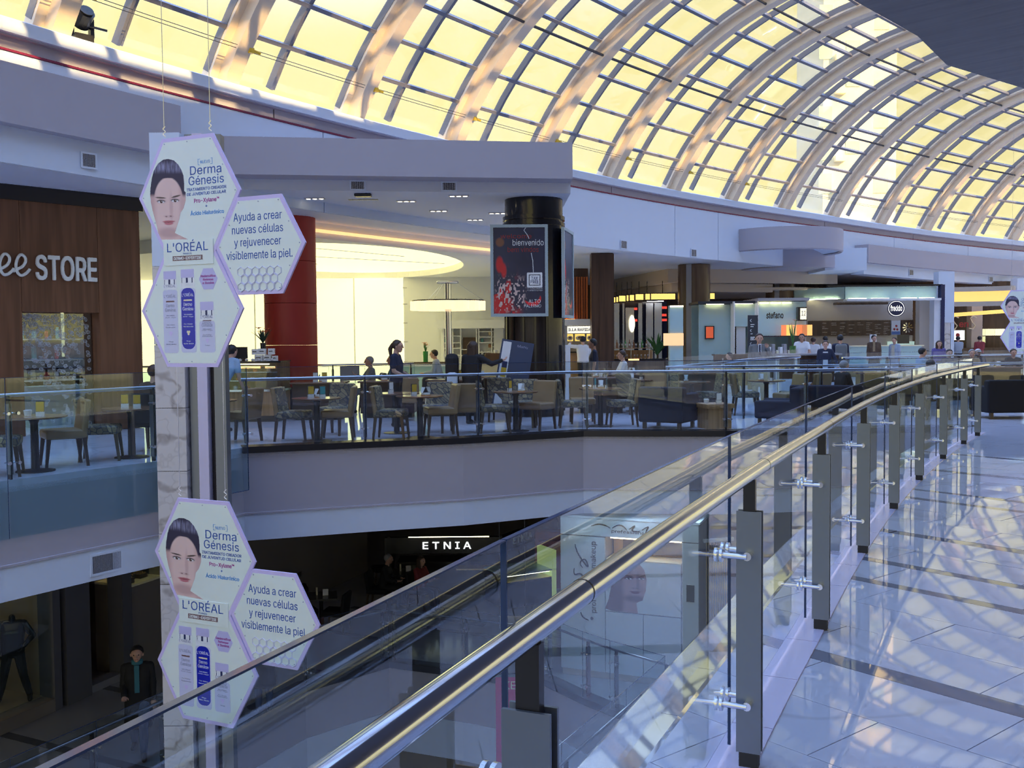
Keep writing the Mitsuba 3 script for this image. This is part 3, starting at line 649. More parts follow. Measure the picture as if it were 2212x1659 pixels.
# white makeup kiosk
mk = thing('makeup_kiosk', 'tall white makeup kiosk with a portrait print on the storey below', 'kiosk')
ma = math.atan2(-.85, 2.12); mo = np.array([.88, 18.6, ZL])
def onk(m): return upright(m, mo, ma)
def kb(x0, x1, z0, z1, d0, d1): return onk(bx(x0, x1, z0, z1, -d1, -d0))
KW = 2.62
for x0, x1, z0, z1 in ((0, .88, .12, 2.66), (.88, 1.6, .12, 1.28), (1.6, 2.3, .12, 1.28), (.88, 2.3, 1.29, 2.26), (2.31, KW, .12, 2.66), (0, KW, 2.67, 3.0)):
    part('panel', kb(x0 + .008, x1 - .008, z0 + .006, z1 - .006, 0, .05), 'kiosk_white', mk)
part('core', kb(.02, KW - .02, 0, 1.28, .04, 1.2), 'frame_metal', mk); part('core', kb(.02, .88, 1.28, 2.95, .04, 1.2), 'frame_metal', mk); part('core', kb(2.31, KW - .02, 1.28, 2.95, .04, 1.2), 'frame_metal', mk); part('core', kb(.9, 2.3, 1.28, 2.24, .04, .3), 'frame_metal', mk)
part('roof', kb(-.02, KW + .02, 3.0, 3.04, -.02, 1.24), 'kiosk_white', mk); part('foot', kb(.03, KW - .03, 0, .12, .02, .1), 'beige_wall', mk)
mat('mirror_gold', (.65, .45, .2), .25, .6); mat('dark_mirror', (.12, .10, .09), .1, .3)
part('niche_back', kb(.9, 2.3, 2.26, 2.66, .5, .52), 'mirror_gold', mk); part('niche_mirror', kb(1.1, 2.3, 2.30, 2.62, .44, .47), 'dark_mirror', mk); part('niche_shelf', kb(.9, 2.3, 2.24, 2.27, .0, .5), 'ivory', mk)
part('niche_lamp', kb(.95, 2.28, 2.63, 2.65, .1, .14), 'cream_glow', mk, emit=glow('nl', (7, 4.6, 1.8)))
def ktext(t, h, x, z, turn=0, sx=1., m='black_trim', bold=False):
    q = text(t, h, .006, bold, sx=sx)
    if turn: q.apply_transform(trimesh.transformations.rotation_matrix(PI / 2, [0, 0, 1]))
    q.apply_translation((x, z, .002)); return onk(q)
part('lettering', ktext('professional makeup', .10, .70, 1.22, 1), 'black_trim', mk, label='small black words professional makeup'); part('lettering', ktext('professional makeup', .055, 1.0, 2.76, 0, 1.5), 'black_trim', mk)
def brush(pts, w=.016):
    from scipy.interpolate import splprep, splev
    tck, _ = splprep(np.array(pts, float).T, s=0, k=2); xy = np.array(splev(np.linspace(0, 1, 26), tck)).T
    r = w * (.35 + .65 * np.sin(np.linspace(.15, 2.9, 26)))
    return tube(np.c_[xy, np.full(26, .006)], r, 6)
script = [[(.30, 2.20), (.36, 2.02), (.55, 1.80), (.48, 1.92), (.40, 1.86), (.45, 1.76)], [(.28, 1.74), (.30, 1.62), (.40, 1.64), (.46, 1.56), (.38, 1.50)], [(.26, 1.48), (.28, 1.38), (.38, 1.40), (.46, 1.32)],
          [(.30, 1.30), (.34, 1.18), (.46, 1.16)], [(.40, .92), (.44, .84), (.56, .78)]]
part('script', onk(cat(*[brush(s) for s in script]).apply_translation((0, .3, 0))), 'black_trim', mk, label='black brush script running up the side panel')
part('dot', onk(rod((.62, 1.12, 0), (.62, 1.12, .008), .03, 14)), 'black_trim', mk)
script2 = [[(.62, 2.62), (.78, 2.66), (.98, 2.60)], [(1.02, 2.60), (1.2, 2.66), (1.3, 2.58)], [(1.34, 2.60), (1.44, 2.66), (1.4, 2.60), (1.54, 2.58)], [(1.58, 2.6), (1.7, 2.66), (1.66, 2.58), (1.9, 2.52), (2.0, 2.66)]]
part('script', onk(cat(*[brush(s, .013) for s in script2]).apply_translation((0, .24, 0))), 'black_trim', mk)
part('card_reader', kb(2.4, 2.54, 1.6, 1.9, -.02, 0), 'slate_panel', mk)
bcn = thing('bead_curtain', 'gold bead curtain beside the white makeup kiosk', 'curtain')
labels[part('strands', cat(*[rod((3.5 + .035 * i, 17.9 + .01 * i, ZL + .1), (3.5 + .035 * i, 17.9 + .01 * i, -2.1), .010, 5) for i in range(14)]), 'gold', bcn)] = {'kind': 'stuff'}
part('rail', obx((3.73, 17.96, -2.12), (.6, .06, .06), .28), 'kiosk_white', bcn)
mat('magenta', (.55, .03, .16), .5)
pb = thing('magenta_banner', 'magenta banner lettered KEI hanging in the lower void', 'banner')
part('cloth', upright(bx(-.32, .32, -2.4, 0, 0, .03), (-.02, 17.45, -4.4), 0), 'magenta', pb); part('lettering', upright(text('KEI', .14, .006), (-.21, 17.415, -4.62), 0), 'ivory', pb, label='pale letters KEI'); part('rod', upright(bx(-.33, .33, 0, .03, -.01, .04), (-.02, 17.45, -4.4), 0), 'brushed_steel', pb)
for x in (-.25, .2): part('cord', rod((x, 17.43, -4.37), (x, 17.43, -1.45), .004, 5), 'dark_metal', pb)
# ------------------------------------------------------------------ hanging hexagon signs
mat('sign_lilac', (.60, .52, .80), .5); mat('sign_face', (.72, .80, .74), .45); mat('print_blue', (.035, .09, .33), .5); mat('print_light_blue', (.05, .22, .55), .5)
mat('print_magenta', (.32, .05, .26), .5); mat('print_navy', (.02, .03, .10), .5); mat('print_brown', (.16, .09, .09), .5); mat('bottle_pale', (.56, .58, .76), .4); mat('bottle_lilac', (.50, .48, .74), .4)
mat('bottle_blue', (.012, .02, .38), .3); mat('bottle_silver', (.75, .78, .82), .3); mat('cell_print', (.60, .62, .76), .5); mat('print_grey', (.28, .3, .42), .5)
def sat(x): return dr.clip(x, 0, 1)
def ell(x, y, cx, cy, rx, ry, soft=.25, an=0.):
    c, s = math.cos(an), math.sin(an); dx, dy = x - cx, y - cy
    d = dr.sqrt(dr.square((dx * c + dy * s) / rx) + dr.square((dy * c - dx * s) / ry))
    return 1 - smoothstep(1 - soft, 1 + soft, d)
def portrait(skin, deep, hair, lip, eye, shadow):
    """a printed face: uv in units of about a sixth of the head, y downwards"""
    def fn(p, n, uv):
        x, y = uv.x, uv.y
        c = mix(skin, deep, sat(smoothstep(-.8, -1.5, x) * .8 + smoothstep(.9, 1.4, x) * .6))
        c = mix(c, deep, .8 * ell(x, y, .1, 3.05, 1.1, .5, .5)); c = mix(c, deep, .55 * ell(x, y, .36, .6, .16, 1.2, .6)); c = mix(c, deep, .6 * ell(x, y, .1, 1.5, .42, .12, .5))
        c = mix(c, skin, .6 * ell(x, y, .05, .7, .12, 1.0, .7))
        c = mix(c, shadow, .8 * ell(x, y, -.58, .05, .52, .24, .5)); c = mix(c, shadow, .8 * ell(x, y, .72, -.05, .5, .24, .5))
        for ex, ey in ((-.58, .13), (.72, .03)):
            c = mix(c, (.05, .04, .05), .9 * ell(x, y, ex, ey - .04, .38, .15, .25)); c = mix(c, (.75, .72, .74), ell(x, y, ex, ey + .02, .30, .10, .3))
            c = mix(c, eye, ell(x, y, ex + .02, ey, .135, .13, .2)); c = mix(c, (.9, .9, .9), ell(x, y, ex + .07, ey - .05, .035, .035, .3))
        c = mix(c, (.06, .035, .03), .9 * ell(x, y, -.62, -.25, .47, .075, .35, .06)); c = mix(c, (.06, .035, .03), .9 * ell(x, y, .83, -.38, .42, .085, .35, -.28))
        c = mix(c, (.2, .09, .09), .8 * ell(x, y, -.12, 1.52, .1, .05, .4)); c = mix(c, (.2, .09, .09), .8 * ell(x, y, .30, 1.48, .1, .05, .4))
        c = mix(c, lip, ell(x, y, .1, 1.98, .56, .10, .3, -.05)); c = mix(c, lip, ell(x, y, .1, 2.14, .42, .17, .3, -.05)); c = mix(c, (.2, .04, .05), .9 * ell(x, y, .1, 2.03, .5, .035, .4, -.06))
        head = ell(x, y, .0, -.35, 1.32, 2.1, .02); hl = 1 - sat(ell(x, y, .12, .1, 1.36, 2.25, .05))
        up = sat(1 - smoothstep(-.7, -.2, y))
        st = noise(x * 14, y * 1.6); band = smoothstep(-3.9, -3.3, y) * (1 - smoothstep(-3.0, -2.4, y))
        hc = mix(hair, (.30, .30, .46), band * st * .9)
        return mix(c, hc, sat(hl * up + ell(x, y, .05, -3.1, 1.75, .98, .08)))
    return fn
mat('print_portrait', proc(portrait((.72, .52, .48), (.50, .31, .30), (.035, .028, .06), (.50, .16, .19), (.07, .035, .03), (.60, .42, .41))), .5)
mat('print_portrait_dark', proc(portrait((.40, .27, .29), (.16, .10, .13), (.10, .07, .09), (.16, .03, .05), (.05, .03, .03), (.12, .05, .14))), .5)
A, HH = .663, .574
def hexagon(cx, cy, a): return Polygon([(cx + a * math.cos(k * PI / 3), cy + a * HH / A * 2 / math.sqrt(3) * math.sin(k * PI / 3)) for k in range(6)])
def sign(name, at, a, label, wires):
    k = thing(name, label, 'sign')
    def put(nm, m, mt, z, parent=k, lab=None, **kw):
        m = m.copy(); m.vertices[:, 2] += z
        return part(nm, upright(m, at, a), mt, parent, label=lab, **kw)
    H1, H2, H3 = hexagon(0, 0, A), hexagon(0, -2 * HH, A), hexagon(.877, -.545, .545)
    b1 = put('board', prism(H1.union(H2).buffer(.001), -.02, 0), 'sign_lilac', 0)
    b3 = put('side_board', prism(H3, -.022, -.002), 'sign_lilac', 0)
    f = lambda p: p.buffer(-.038, join_style=2)
    put('face', prism(f(H1.union(H2).buffer(.001)), 0, .002), 'sign_face', .0, b1); put('face', prism(f(H3), 0, .002), 'sign_face', -.002, b3)
    # portrait
    cr = [(222, 1052), (228, 985), (215, 920), (195, 840), (180, 780), (165, 700), (160, 620), (165, 560), (180, 470), (200, 400), (240, 335), (290, 298), (340, 291), (390, 306), (430, 345), (460, 400), (475, 450), (480, 520), (478, 590), (492, 605), (490, 680), (470, 750), (440, 795), (428, 855), (402, 930), (383, 985), (425, 1005), (505, 1042)]
    from scipy.interpolate import splprep, splev
    loc = lambda cx, cy: ((cx - 515) / 930 * 1.326, (621.5 - .0935 * (cx - 515) - cy) / 938.7)
    poly = Polygon([loc(*c) for c in cr]).intersection(f(H1))
    pm = prism(poly, 0, .0015)
    cx = pm.vertices[:, 0] * 930 / 1.326 + 515; cy = 621.5 - .0935 * (cx - 515) - pm.vertices[:, 1] * 938.7
    put('portrait', pm, 'print_portrait', .002, b1, 'printed portrait of a dark-haired woman', uv=np.c_[(cx - 320) / 100, (cy - 680) / 100])
    z = .002
    for t, x, y, w, h, m, bo in (('NUEVO', .228, .288, .125, .03, 'print_light_blue', 0), ('Derma', .232, .186, .40, .085, 'print_blue', 0), ('Génesis', .235, .085, .45, .085, 'print_blue', 0), ('TRATAMIENTO CREADOR', .235, .028, .51, .028, 'print_blue', 1),
                              ('DE JUVENTUD CELULAR', .235, -.018, .50, .028, 'print_blue', 1), ('Pro-Xylane™', .235, -.09, .32, .038, 'print_magenta', 1), ('+', .232, -.142, .026, .03, 'print_blue', 1), ('Ácido Hialurónico', .24, -.212, .43, .036, 'print_light_blue', 1)):
        put('lettering', fit(t, x, y, w, h, bo), m, z, b1)
    put('bracket', cat(*[bx(x0, x1, y0, y1, 0, .002) for s in (-1, 1) for x0, x1, y0, y1 in ((.228 + s * .09 - .002, .228 + s * .09 + .002, .275, .335), (min(.228 + s * .09, .228 + s * .068), max(.228 + s * .09, .228 + s * .068), .331, .335), (min(.228 + s * .09, .228 + s * .068), max(.228 + s * .09, .228 + s * .068), .275, .279))]), 'print_light_blue', z, b1)
    # brand plate
    pl = put('brand_plate', prism([(-.338, -.70), (.312, -.70), (.312, -.455), (-.338, -.455)], 0, .008), 'sign_face', .002)
    put('lettering', fit("L'ORÉAL", -.02, -.565, .535, .088), 'print_blue', .010, pl); put('lettering', fit('PARIS', -.02, -.597, .11, .018), 'print_blue', .010, pl)
    put('label_bar', prism([(-.215, -.655), (.175, -.655), (.175, -.608), (-.215, -.608)], 0, .002), 'print_brown', .010, pl); put('lettering', fit('DERMO-EXPERTISE', -.02, -.646, .36, .028, True), 'letter_white', .012, pl)
    # printed bottles
    def rr(x0, x1, y0, y1, r=.02): return Polygon([(x0 + r, y0 + r), (x1 - r, y0 + r), (x1 - r, y1 - r), (x0 + r, y1 - r)]).buffer(r - .0005)
    y0 = -2 * HH
    for bx_, w, top, bot, blue in ((-.27, .195, .395, -.435, 0), (-.036, .20, .405, -.43, 1), (.208, .20, .075, -.43, 0)):
        yy = lambda v: y0 + v
        cap = .085
        o = put('printed_bottle', prism(rr(bx_ - w / 2, bx_ + w / 2, yy(bot), yy(top - .19), .03), 0, .0015), 'bottle_pale', .002, lab='printed blue bottle' if blue else 'printed pale lilac bottle')
        put('cap', prism(rr(bx_ - w * .43, bx_ + w * .43, yy(top - cap), yy(top), .006), 0, .0015), 'bottle_lilac', .002, o)
        put('ring', prism(rr(bx_ - w * .43, bx_ + w * .43, yy(top - .135), yy(top - cap), .003), 0, .0016), 'bottle_silver', .002, o)
        put('ring', prism(rr(bx_ - w * .47, bx_ + w * .47, yy(top - .185), yy(top - .135), .003), 0, .0016), 'bottle_silver', .002, o)
        put('stripe', cat(*[bx(bx_ + q * w, bx_ + (q + s) * w, yy(top - .135), yy(top - cap), 0, .0018) for q, s in ((-.10, .13), (.28, .06), (-.38, .03))]), 'print_navy', .002, o)
        put('inner', prism(rr(bx_ - w * .44, bx_ + w * .44, yy(bot + .035), yy(top - .187), .07), 0, .002), 'bottle_blue' if blue else 'bottle_pale', .002, o)
        lm = 'bottle_silver' if blue else 'print_grey'
        u = (top - bot) / .83
        for t, dy, ww, hh in (("L'ORÉAL", -.165, .16, .026), ("L'ORÉAL", -.27 * u, .16, .03), ('Dermo', -.365 * u, .11, .034), ('Genèse', -.41 * u, .14, .034), ('Soin Cellulaire', -.455 * u, .11, .012), ('Anti-Age', -.475 * u, .14, .010), ('Pro-Xylane', -.55 * u, .11, .012), ('Redensifie', -.575 * u, .13, .011), ('Visage', -.72 * u, .06, .011), ('Retend, Illumine', -.745 * u, .13, .011)):
            if bot < -.5 or top + dy < bot + .06: continue
            put('lettering', fit(t, bx_, yy(top + dy), ww, hh), lm, .004, o)
        put('label_bar', bx(bx_ - .055, bx_ + .055, yy(top - .315 * u), yy(top - .30 * u), 0, .001), 'ivory' if blue else 'print_brown', .004, o)
        c3 = [(bx_ + .012 * math.cos(q), yy(top - .63 * u) + .014 * math.sin(q)) for q in (.5, 2.6, 4.7)]
        put('emblem', cat(*[prism(Point(*c).buffer(.013, 4), 0, .001) for c in c3]), 'sign_lilac' if not blue else 'ivory', .004, o)
    sh = put('small_hexagon', prism(hexagon(.235, y0 + .30, .12), 0, .002), 'bottle_lilac', .002)
    for t, dy, ww in (('Redensifica', .018, .19), ('Retensa', -.016, .13), ('e Ilumina', -.05, .145)): put('lettering', fit(t, .235, y0 + .30 + dy, ww, .022, True), 'print_magenta', .004, sh)
    put('rule', bx(-.34, .30, y0 + .449, y0 + .452, 0, .001), 'print_grey', .002)
    for t, dx, dy, ww in (('Ayuda a crear', -.015, .24, .585), ('nuevas células', -.02, .118, .62), ('y rejuvenecer', -.02, -.004, .57), ('visiblemente la piel.', -.005, -.128, .80)):
        put('lettering', fit(t, .877 + dx, -.545 + dy, ww, .078), 'print_blue', .0, b3)
    cells = []
    for r_ in range(3):
        for c_ in range(6 - (r_ % 2)):
            x, y = .877 - .23 + c_ * .09 + (r_ % 2) * .045, -.545 - .40 + r_ * .075
            cells.append(tube([(x + .045 * math.cos(q), y + .045 * math.sin(q), .0) for q in np.arange(6) * PI / 3 + PI / 6], .005, 4, True))
    labels[put('printed_cells', cat(*cells), 'cell_print', .002, b3)] = {'kind': 'stuff', 'label': 'pale lilac honeycomb print'}
    sc = []
    for H in (H1, H2, H3):
        R = H.buffer(-.055, join_style=2).exterior
        sc += [prism(Point(R.interpolate(q / 12, True)).buffer(.0055, 2), 0, .004) for q in range(12)]
    put('screws', cat(*sc), 'print_grey', .002)
    c, s = math.cos(a), math.sin(a)
    for x in (-.30, .30):
        p = np.array(at) + np.array([c * x, s * x, HH])
        part('hook', tube([p + [.012 * math.cos(t), 0, .02 + .05 * t / 6] for t in np.linspace(0, 12.6, 22)], .004, 5), 'chrome', k)
        if wires: part('wire', rod(p + [0, 0, .1], p + [0, 0, wires], .0035, 5), 'steel', k)
    return k
HA = -.447
sign('hexagon_sign', (-3.21, 10.0, 3.066), HA, 'upper of the two hanging white hexagon signs with lilac rims, a printed face and bottles', 6.6)
sign('hexagon_sign', (-3.14, 10.0, -.575), HA, 'lower of the two hanging white hexagon signs, partly seen through the near glass railing', 1.88)
sign('hexagon_sign', (18.68, 36.6, 2.64), HA, 'distant white hexagon sign cut off by the right edge of the photo', 6.0)
# portrait print of the makeup kiosk
kp = Polygon([(470, 560), (440, 640), (425, 720), (400, 790), (445, 800), (610, 802), (600, 735), (640, 715), (660, 650), (665, 580), (650, 520), (610, 470), (550, 480), (500, 520)])
PX, PZ = 1.48 / 557 * 1.12, .96 / 335
pm = prism(affinity.affine_transform(kp.buffer(12).buffer(-12), [PX, 0, 0, -PZ, .89 - 405 * PX, 1.295 + 802 * PZ]), 0, .002)
cx = (pm.vertices[:, 0] - .89) / PX + 405; cy = (1.295 - pm.vertices[:, 1]) / PZ + 802
part('portrait', onk(pm), 'print_portrait_dark', mk, label='printed portrait of a woman with dark lips', uv=np.c_[(cx - 588) / 62, (cy - 575) / 44])
# ------------------------------------------------------------------ cafe furniture
def bean_fn(p, n, uv):
    a, b = p.x * 13 + p.y * 9, p.z * 15 + (p.x - p.y) * 4
    d1, d2, r = voronoi(a, b)
    body = smoothstep(.02, .22, d2 - d1)
    return mix((.035, .04, .06), mix((.10, .085, .06), (.36, .29, .17), r), body * (.55 + .45 * smoothstep(.05, .14, d1)))
mat('bean_fabric', proc(bean_fn), .5)
def hide(p, n, uv): return mix((.26, .16, .075), (.34, .22, .11), fbm(p.x * 6, p.y * 6, p.z * 6, 3))
mat('tan_leather', proc(hide), .38)
mat('leg_wood', (.06, .035, .022), .35); mat('navy_cloth', (.007, .009, .026), .8); mat('black_cloth', (.008, .008, .012), .8)
mat('table_top', (.16, .08, .045), .12, spec=.7); mat('pole_black', (.012, .012, .016), .35)
mat('paper', (.75, .76, .76), .6); mat('card_teal', (.05, .35, .38), .5); mat('card_yellow', (.65, .42, .04), .5); mat('card_dark', (.05, .05, .06), .4); mat('card_orange', (.55, .22, .06), .5); mat('porcelain', (.75, .77, .8), .2)
def seat_mesh(): return rbx(-.235, .235, -.25, .25, .36, .48, .03)
def back_mesh():
    m = rbx(-.235, .235, -.25, -.165, .40, .86, .03); z = m.vertices[:, 2]
    m.vertices[:, 1] -= np.clip(z - .45, 0, 1) * .16; return m
def panel_mesh():
    m = rbx(-.225, .225, -.172, -.140, .44, .855, .014); z = m.vertices[:, 2]
    m.vertices[:, 1] -= np.clip(z - .45, 0, 1) * .16; return m
def leg_mesh(x, y):
    sx, sy = .03 * (1 if x > 0 else -1), .04 * (1 if y > 0 else -1)
    return hexa([(x + sx * (k == 0) * .4 + dx * (.016 if k == 0 else .024), y + sy * (k == 0) + dy * (.016 if k == 0 else .024), (0, .37)[k]) for dx in (-1, 1) for dy in (-1, 1) for k in (0, 1)])
PLY = {}
def shared(name, fn, m, smooth=False):
    """one ply dict per mesh and material, placed many times by to_world"""
    if (name, m) not in PLY: PLY[name, m] = mikit.ply(fn(), m, smooth=smooth)
    return PLY[name, m]
def place(k, nm, mesh_name, fn, m, M, smooth=False, label=None):
    q = key(nm, k); S[q] = {**shared(mesh_name, fn, m, smooth), 'to_world': M}
    if label: labels[q] = {'label': label}
    return q
def frame(x, y, z, deg, s=1.): return T().translate([x, y, z]).rotate([0, 0, 1], deg - 90).scale(s)   # local +y faces heading deg
def chair(x, y, deg, kind, label):
    k = thing('dining_chair', label, 'chair', 'upholstered cafe chairs on the terrace'); M = frame(x, y, 0, deg)
    place(k, 'seat', 'seat', seat_mesh, 'bean_fabric' if kind in 'bp' else 'tan_leather', M, 40, 'seat printed with coffee beans' if kind in 'bp' else None)
    place(k, 'backrest', 'back', back_mesh, 'bean_fabric' if kind == 'p' else 'tan_leather', M, 40)
    if kind == 'b': place(k, 'back_cushion', 'panel', panel_mesh, 'bean_fabric', M, 40, 'inner back printed with coffee beans')
    for lx in (-.2, .2):
        for ly in (-.21, .21): place(k, 'leg', f'leg{lx}{ly}', lambda: leg_mesh(lx, ly), 'leg_wood', M)
def top_mesh(): return lathe([(0, .665), (.36, .665), (.385, .675), (.385, .69), (0, .69)], n=32)
def pole_mesh(): return lathe([(0, .02), (.05, .02), (.045, .6), (.07, .66), (0, .665)], n=16)
def base_mesh(): return lathe([(0, 0), (.23, 0), (.23, .012), (.06, .03), (0, .03)], n=24)
def table(x, y, label, s=1.):
    k = thing('round_table', label, 'table', 'round cafe tables on the terrace'); M = frame(x, y, 0, 90, s)
    place(k, 'tabletop', 'top', top_mesh, 'table_top', M, 40); place(k, 'pole', 'pole', pole_mesh, 'pole_black', M, 40); place(k, 'base', 'base', base_mesh, 'pole_black', M, 40)
    return .69 * s
def menu_mesh(): return bx(-.05, .05, -.012, .012, 0, .19)
def tent_mesh():
    return cat(hexa([(x, y + s, z) for x in (-.045, .045) for y, z0 in ((-.002, 0), (.002, 0)) for z, s in ((0, -.05), (.13, -.006))]), hexa([(x, y + s, z) for x in (-.045, .045) for y, z0 in ((-.002, 0), (.002, 0)) for z, s in ((0, .05), (.13, .006))]))
def napkins_mesh(): return cat(rbx(-.06, .06, -.045, .045, 0, .045, .008), *[hexa([(sx * (.05 + .045 * k) + dx, y * (1 - .4 * k), .03 + .10 * (1 - k) * .0 + (.11 if k == 0 else .02)) for dx in (-.004, .004) for y in (-.04, .04) for k in (0, 1)]) for sx in (-1, 1)])
def card_mesh(): return bx(-.046, .046, -.0145, -.0125, .06, .18)
def foot_mesh(): return bx(-.05, .05, -.016, .016, 0, .055)
def setting(x, y, z, where, what='mn', turn=0):
    """what stands on a table: m menu stand, n napkin holder, c cup, t tall dark card"""
    for i, c in enumerate(what):
        dx, dy = ((-.10, .05), (.10, -.04), (.02, .15), (.2, .1))[i % 4]
        M = frame(x + dx, y + dy, z, 90 + turn + 12 * i)
        if c in 'mt':
            k = thing('menu_stand', f'{"tall dark" if c == "t" else "small upright"} menu card stand {where}', 'menu stand', 'menu stands on the cafe tables')
            place(k, 'board', 'menu', menu_mesh, 'card_dark', M)
            place(k, 'card', 'card', card_mesh, ('card_teal', 'card_yellow', 'card_orange', 'paper')[rng.randrange(4)] if c == 'm' else 'card_yellow', M); place(k, 'foot', 'foot', foot_mesh, 'paper', M)
        elif c == 'n':
            k = thing('napkin_holder', f'white napkin holder with folded napkins {where}', 'napkin holder', 'napkin holders on the cafe tables'); place(k, 'napkins', 'napkins', napkins_mesh, 'paper', M)
            place(k, 'tray', 'ntray', lambda: bx(-.065, .065, -.05, .05, -.0, .012), 'card_orange', M)
        else:
            k = thing('sugar_pot', f'small pale pot {where}', 'pot', 'small pots on the cafe tables'); place(k, 'body', 'pot', lambda: lathe([(0, 0), (.04, 0), (.05, .07), (.035, .075), (0, .07)], n=14), 'porcelain', M, 40)
P_ = 'bean-printed and tan chair '; TA_ = 'tan leather chair '
for x, y, d, kd, lb_ in ((-6.20, 11.95, 20, 'p', 'chair printed all over with coffee beans, cut off by the left edge of the photo'), (-5.84, 12.9, 215, 't', 'wide ' + TA_ + 'at the leftmost table, behind the left glass railing'),
        (-5.6, 13.5, 15, 'p', 'chair printed all over with coffee beans, left of the marble pier'), (-4.33, 15.8, 160, 't', TA_ + 'seen from behind, just right of the steel channel'),
        (-3.50, 15.9, -5, 'b', P_ + 'left of the table in front of the red column'), (-2.82, 16.05, 185, 't', TA_ + 'right of the table in front of the red column'), (-3.0, 16.85, 250, 'b', P_ + 'behind the table in front of the red column'),
        (-1.96, 16.05, -5, 'b', P_ + 'left of the table in front of the waitress'), (-1.19, 16.45, 195, 't', TA_ + 'right of the table in front of the waitress'), (-1.33, 17.15, 255, 'b', P_ + 'behind the table in front of the waitress'),
        (-.80, 16.95, 95, 't', TA_ + 'seen from behind between two tables, left of the third railing post'), (-.30, 16.98, 5, 'p', 'chair printed with coffee beans, left of the leaning dark banner'), (.44, 17.45, 235, 't', TA_ + 'with its seat turned to us in front of the black column'),
        (.20, 18.0, 260, 'b', P_ + 'half hidden behind the tan chair at the black column'), (1.10, 17.9, 0, 'p', 'chair printed with coffee beans, right of the foot of the black column'), (1.98, 17.95, 185, 'b', P_ + 'right of the table at the terrace corner'),
        (1.32, 18.7, 270, 't', TA_ + 'behind the table at the terrace corner'), (4.05, 20.4, 185, 'b', P_ + 'behind the wooden cube table, left of a table'), (4.78, 20.35, -5, 'b', P_ + 'left of the table left of the second navy sofa'),
        (2.55, 20.9, 30, 'p', 'chair printed with coffee beans behind the navy armchair, leftmost in its row'), (3.05, 21.2, 260, 't', TA_ + 'behind the navy armchair'), (3.35, 21.6, 250, 'b', P_ + 'behind the navy armchair, right end of the row'),
        (5.7, 20.2, 170, 'p', 'chair printed with coffee beans behind the second navy sofa'), (5.5, 19.7, 200, 't', 'low ' + TA_ + 'behind the right arm of the second navy sofa'), (6.05, 20.0, 120, 'b', P_ + 'near the grey-haired man'),
        (-4.9, 20.0, 100, 't', TA_ + 'beside the cake counter'), (-2.0, 19.6, 80, 't', TA_ + 'at the dark tables behind the waitress'), (-.2, 19.3, 80, 'p', 'chair printed with coffee beans near the woman in black')):
    chair(x, y, d, kd, lb_)
for i, (x, y, lb_, what) in enumerate(((-5.95, 12.35, 'leftmost table behind the left glass railing', 'ct'), (-5.28, 13.75, 'table left of the marble pier', 'tm'), (-4.66, 15.4, 'table right of the steel channel', 'n'),
        (-3.10, 15.75, 'table in front of the red column', 'tmn'), (-1.50, 16.15, 'table in front of the waitress', 'mn'), (-1.98, 17.0, 'small table behind the waitress table', 'm'), (.06, 17.15, 'table left of the black column foot', 'tn'),
        (1.60, 18.0, 'table at the terrace corner right of the black column', 'mmn'), (3.66, 20.3, 'table behind the navy armchair', 'n'), (5.27, 20.6, 'table left of the second navy sofa', 'nm'), (2.7, 21.6, 'far table behind the row of printed chairs', 'nm'))):
    h = table(x, y, 'round ' + lb_); setting(x, y, h, 'on the ' + lb_, what, 10 * i)
# the darker rows further back: square tables with a dark cloth
mat('table_dark', (.035, .018, .014), .3)
def row_table(x, y, w, d, h, label):
    k = thing('dark_table', label, 'table', 'dark square tables behind the front row')
    part('tabletop', rbx(x - w / 2, x + w / 2, y - d / 2, y + d / 2, h - .035, h, .01), 'table_top', k); part('skirt', bx(x - w / 2 + .05, x + w / 2 - .05, y - d / 2 + .05, y + d / 2 - .05, .1, h - .035), 'table_dark', k); part('foot', bx(x - w / 2 + .1, x + w / 2 - .1, y - d / 2 + .1, y + d / 2 - .1, 0, .1), 'black_trim', k)
for i, (x, y, w, what, where) in enumerate(((-3.9, 20.2, 1.1, 'mtn', 'right of the red column foot'), (-2.55, 20.6, 1.2, 'nmm', 'left of the waitress'), (-1.2, 20.9, 1.2, 'mtn', 'right of the waitress'), (-.75, 21.9, .8, 'mn', 'left of the leaning banner'),
        (1.9, 21.4, 1.1, 'nmc', 'right of the black column'), (2.9, 23.2, 1.4, 'ncm', 'below the seated man in white'), (4.4, 23.6, 1.3, 'nm', 'left of the teal kiosk'), (8.6, 23, 1.2, 'cn', 'in front of the queue'), (10.6, 24.6, 1.3, 'ccn', 'beside the man in the striped shirt'), (12.6, 26, 1.2, 'cnc', 'at the far right rail'))):
    row_table(x, y, w, .7, .76, 'dark table ' + where); setting(x, y, .76, 'on the dark table ' + where, what, 25 * i)

# navy armchair, sofa, cube table, black sofa at the right
def armchair(name, x, y, deg, w, m, label, low=False):
    k = thing(name, label, 'armchair' if w < 1.2 else 'sofa'); c = frame(x, y, 0, deg)
    def pt(nm, b, r=.04):
        me = rbx(*b, r); me.apply_transform(np.array(c.matrix)); return part(nm, me, m, k, smooth=50)
    pt('seat', (-w / 2 + .16, w / 2 - .16, -.3, .38, .16, .42)); pt('backrest', (-w / 2, w / 2, -.42, -.22, .12, .74 if not low else .68)); pt('armrest', (-w / 2, -w / 2 + .17, -.4, .4, .12, .62 if not low else .44)); pt('armrest', (w / 2 - .17, w / 2, -.4, .4, .12, .62 if not low else .44))
    for sx in (-1, 1):
        for yy in (-.34, .32):
            me = bx(sx * (w / 2 - .1) - .03, sx * (w / 2 - .1) + .03, yy - .03, yy + .03, 0, .13); me.apply_transform(np.array(c.matrix)); part('leg', me, 'leg_wood', k)
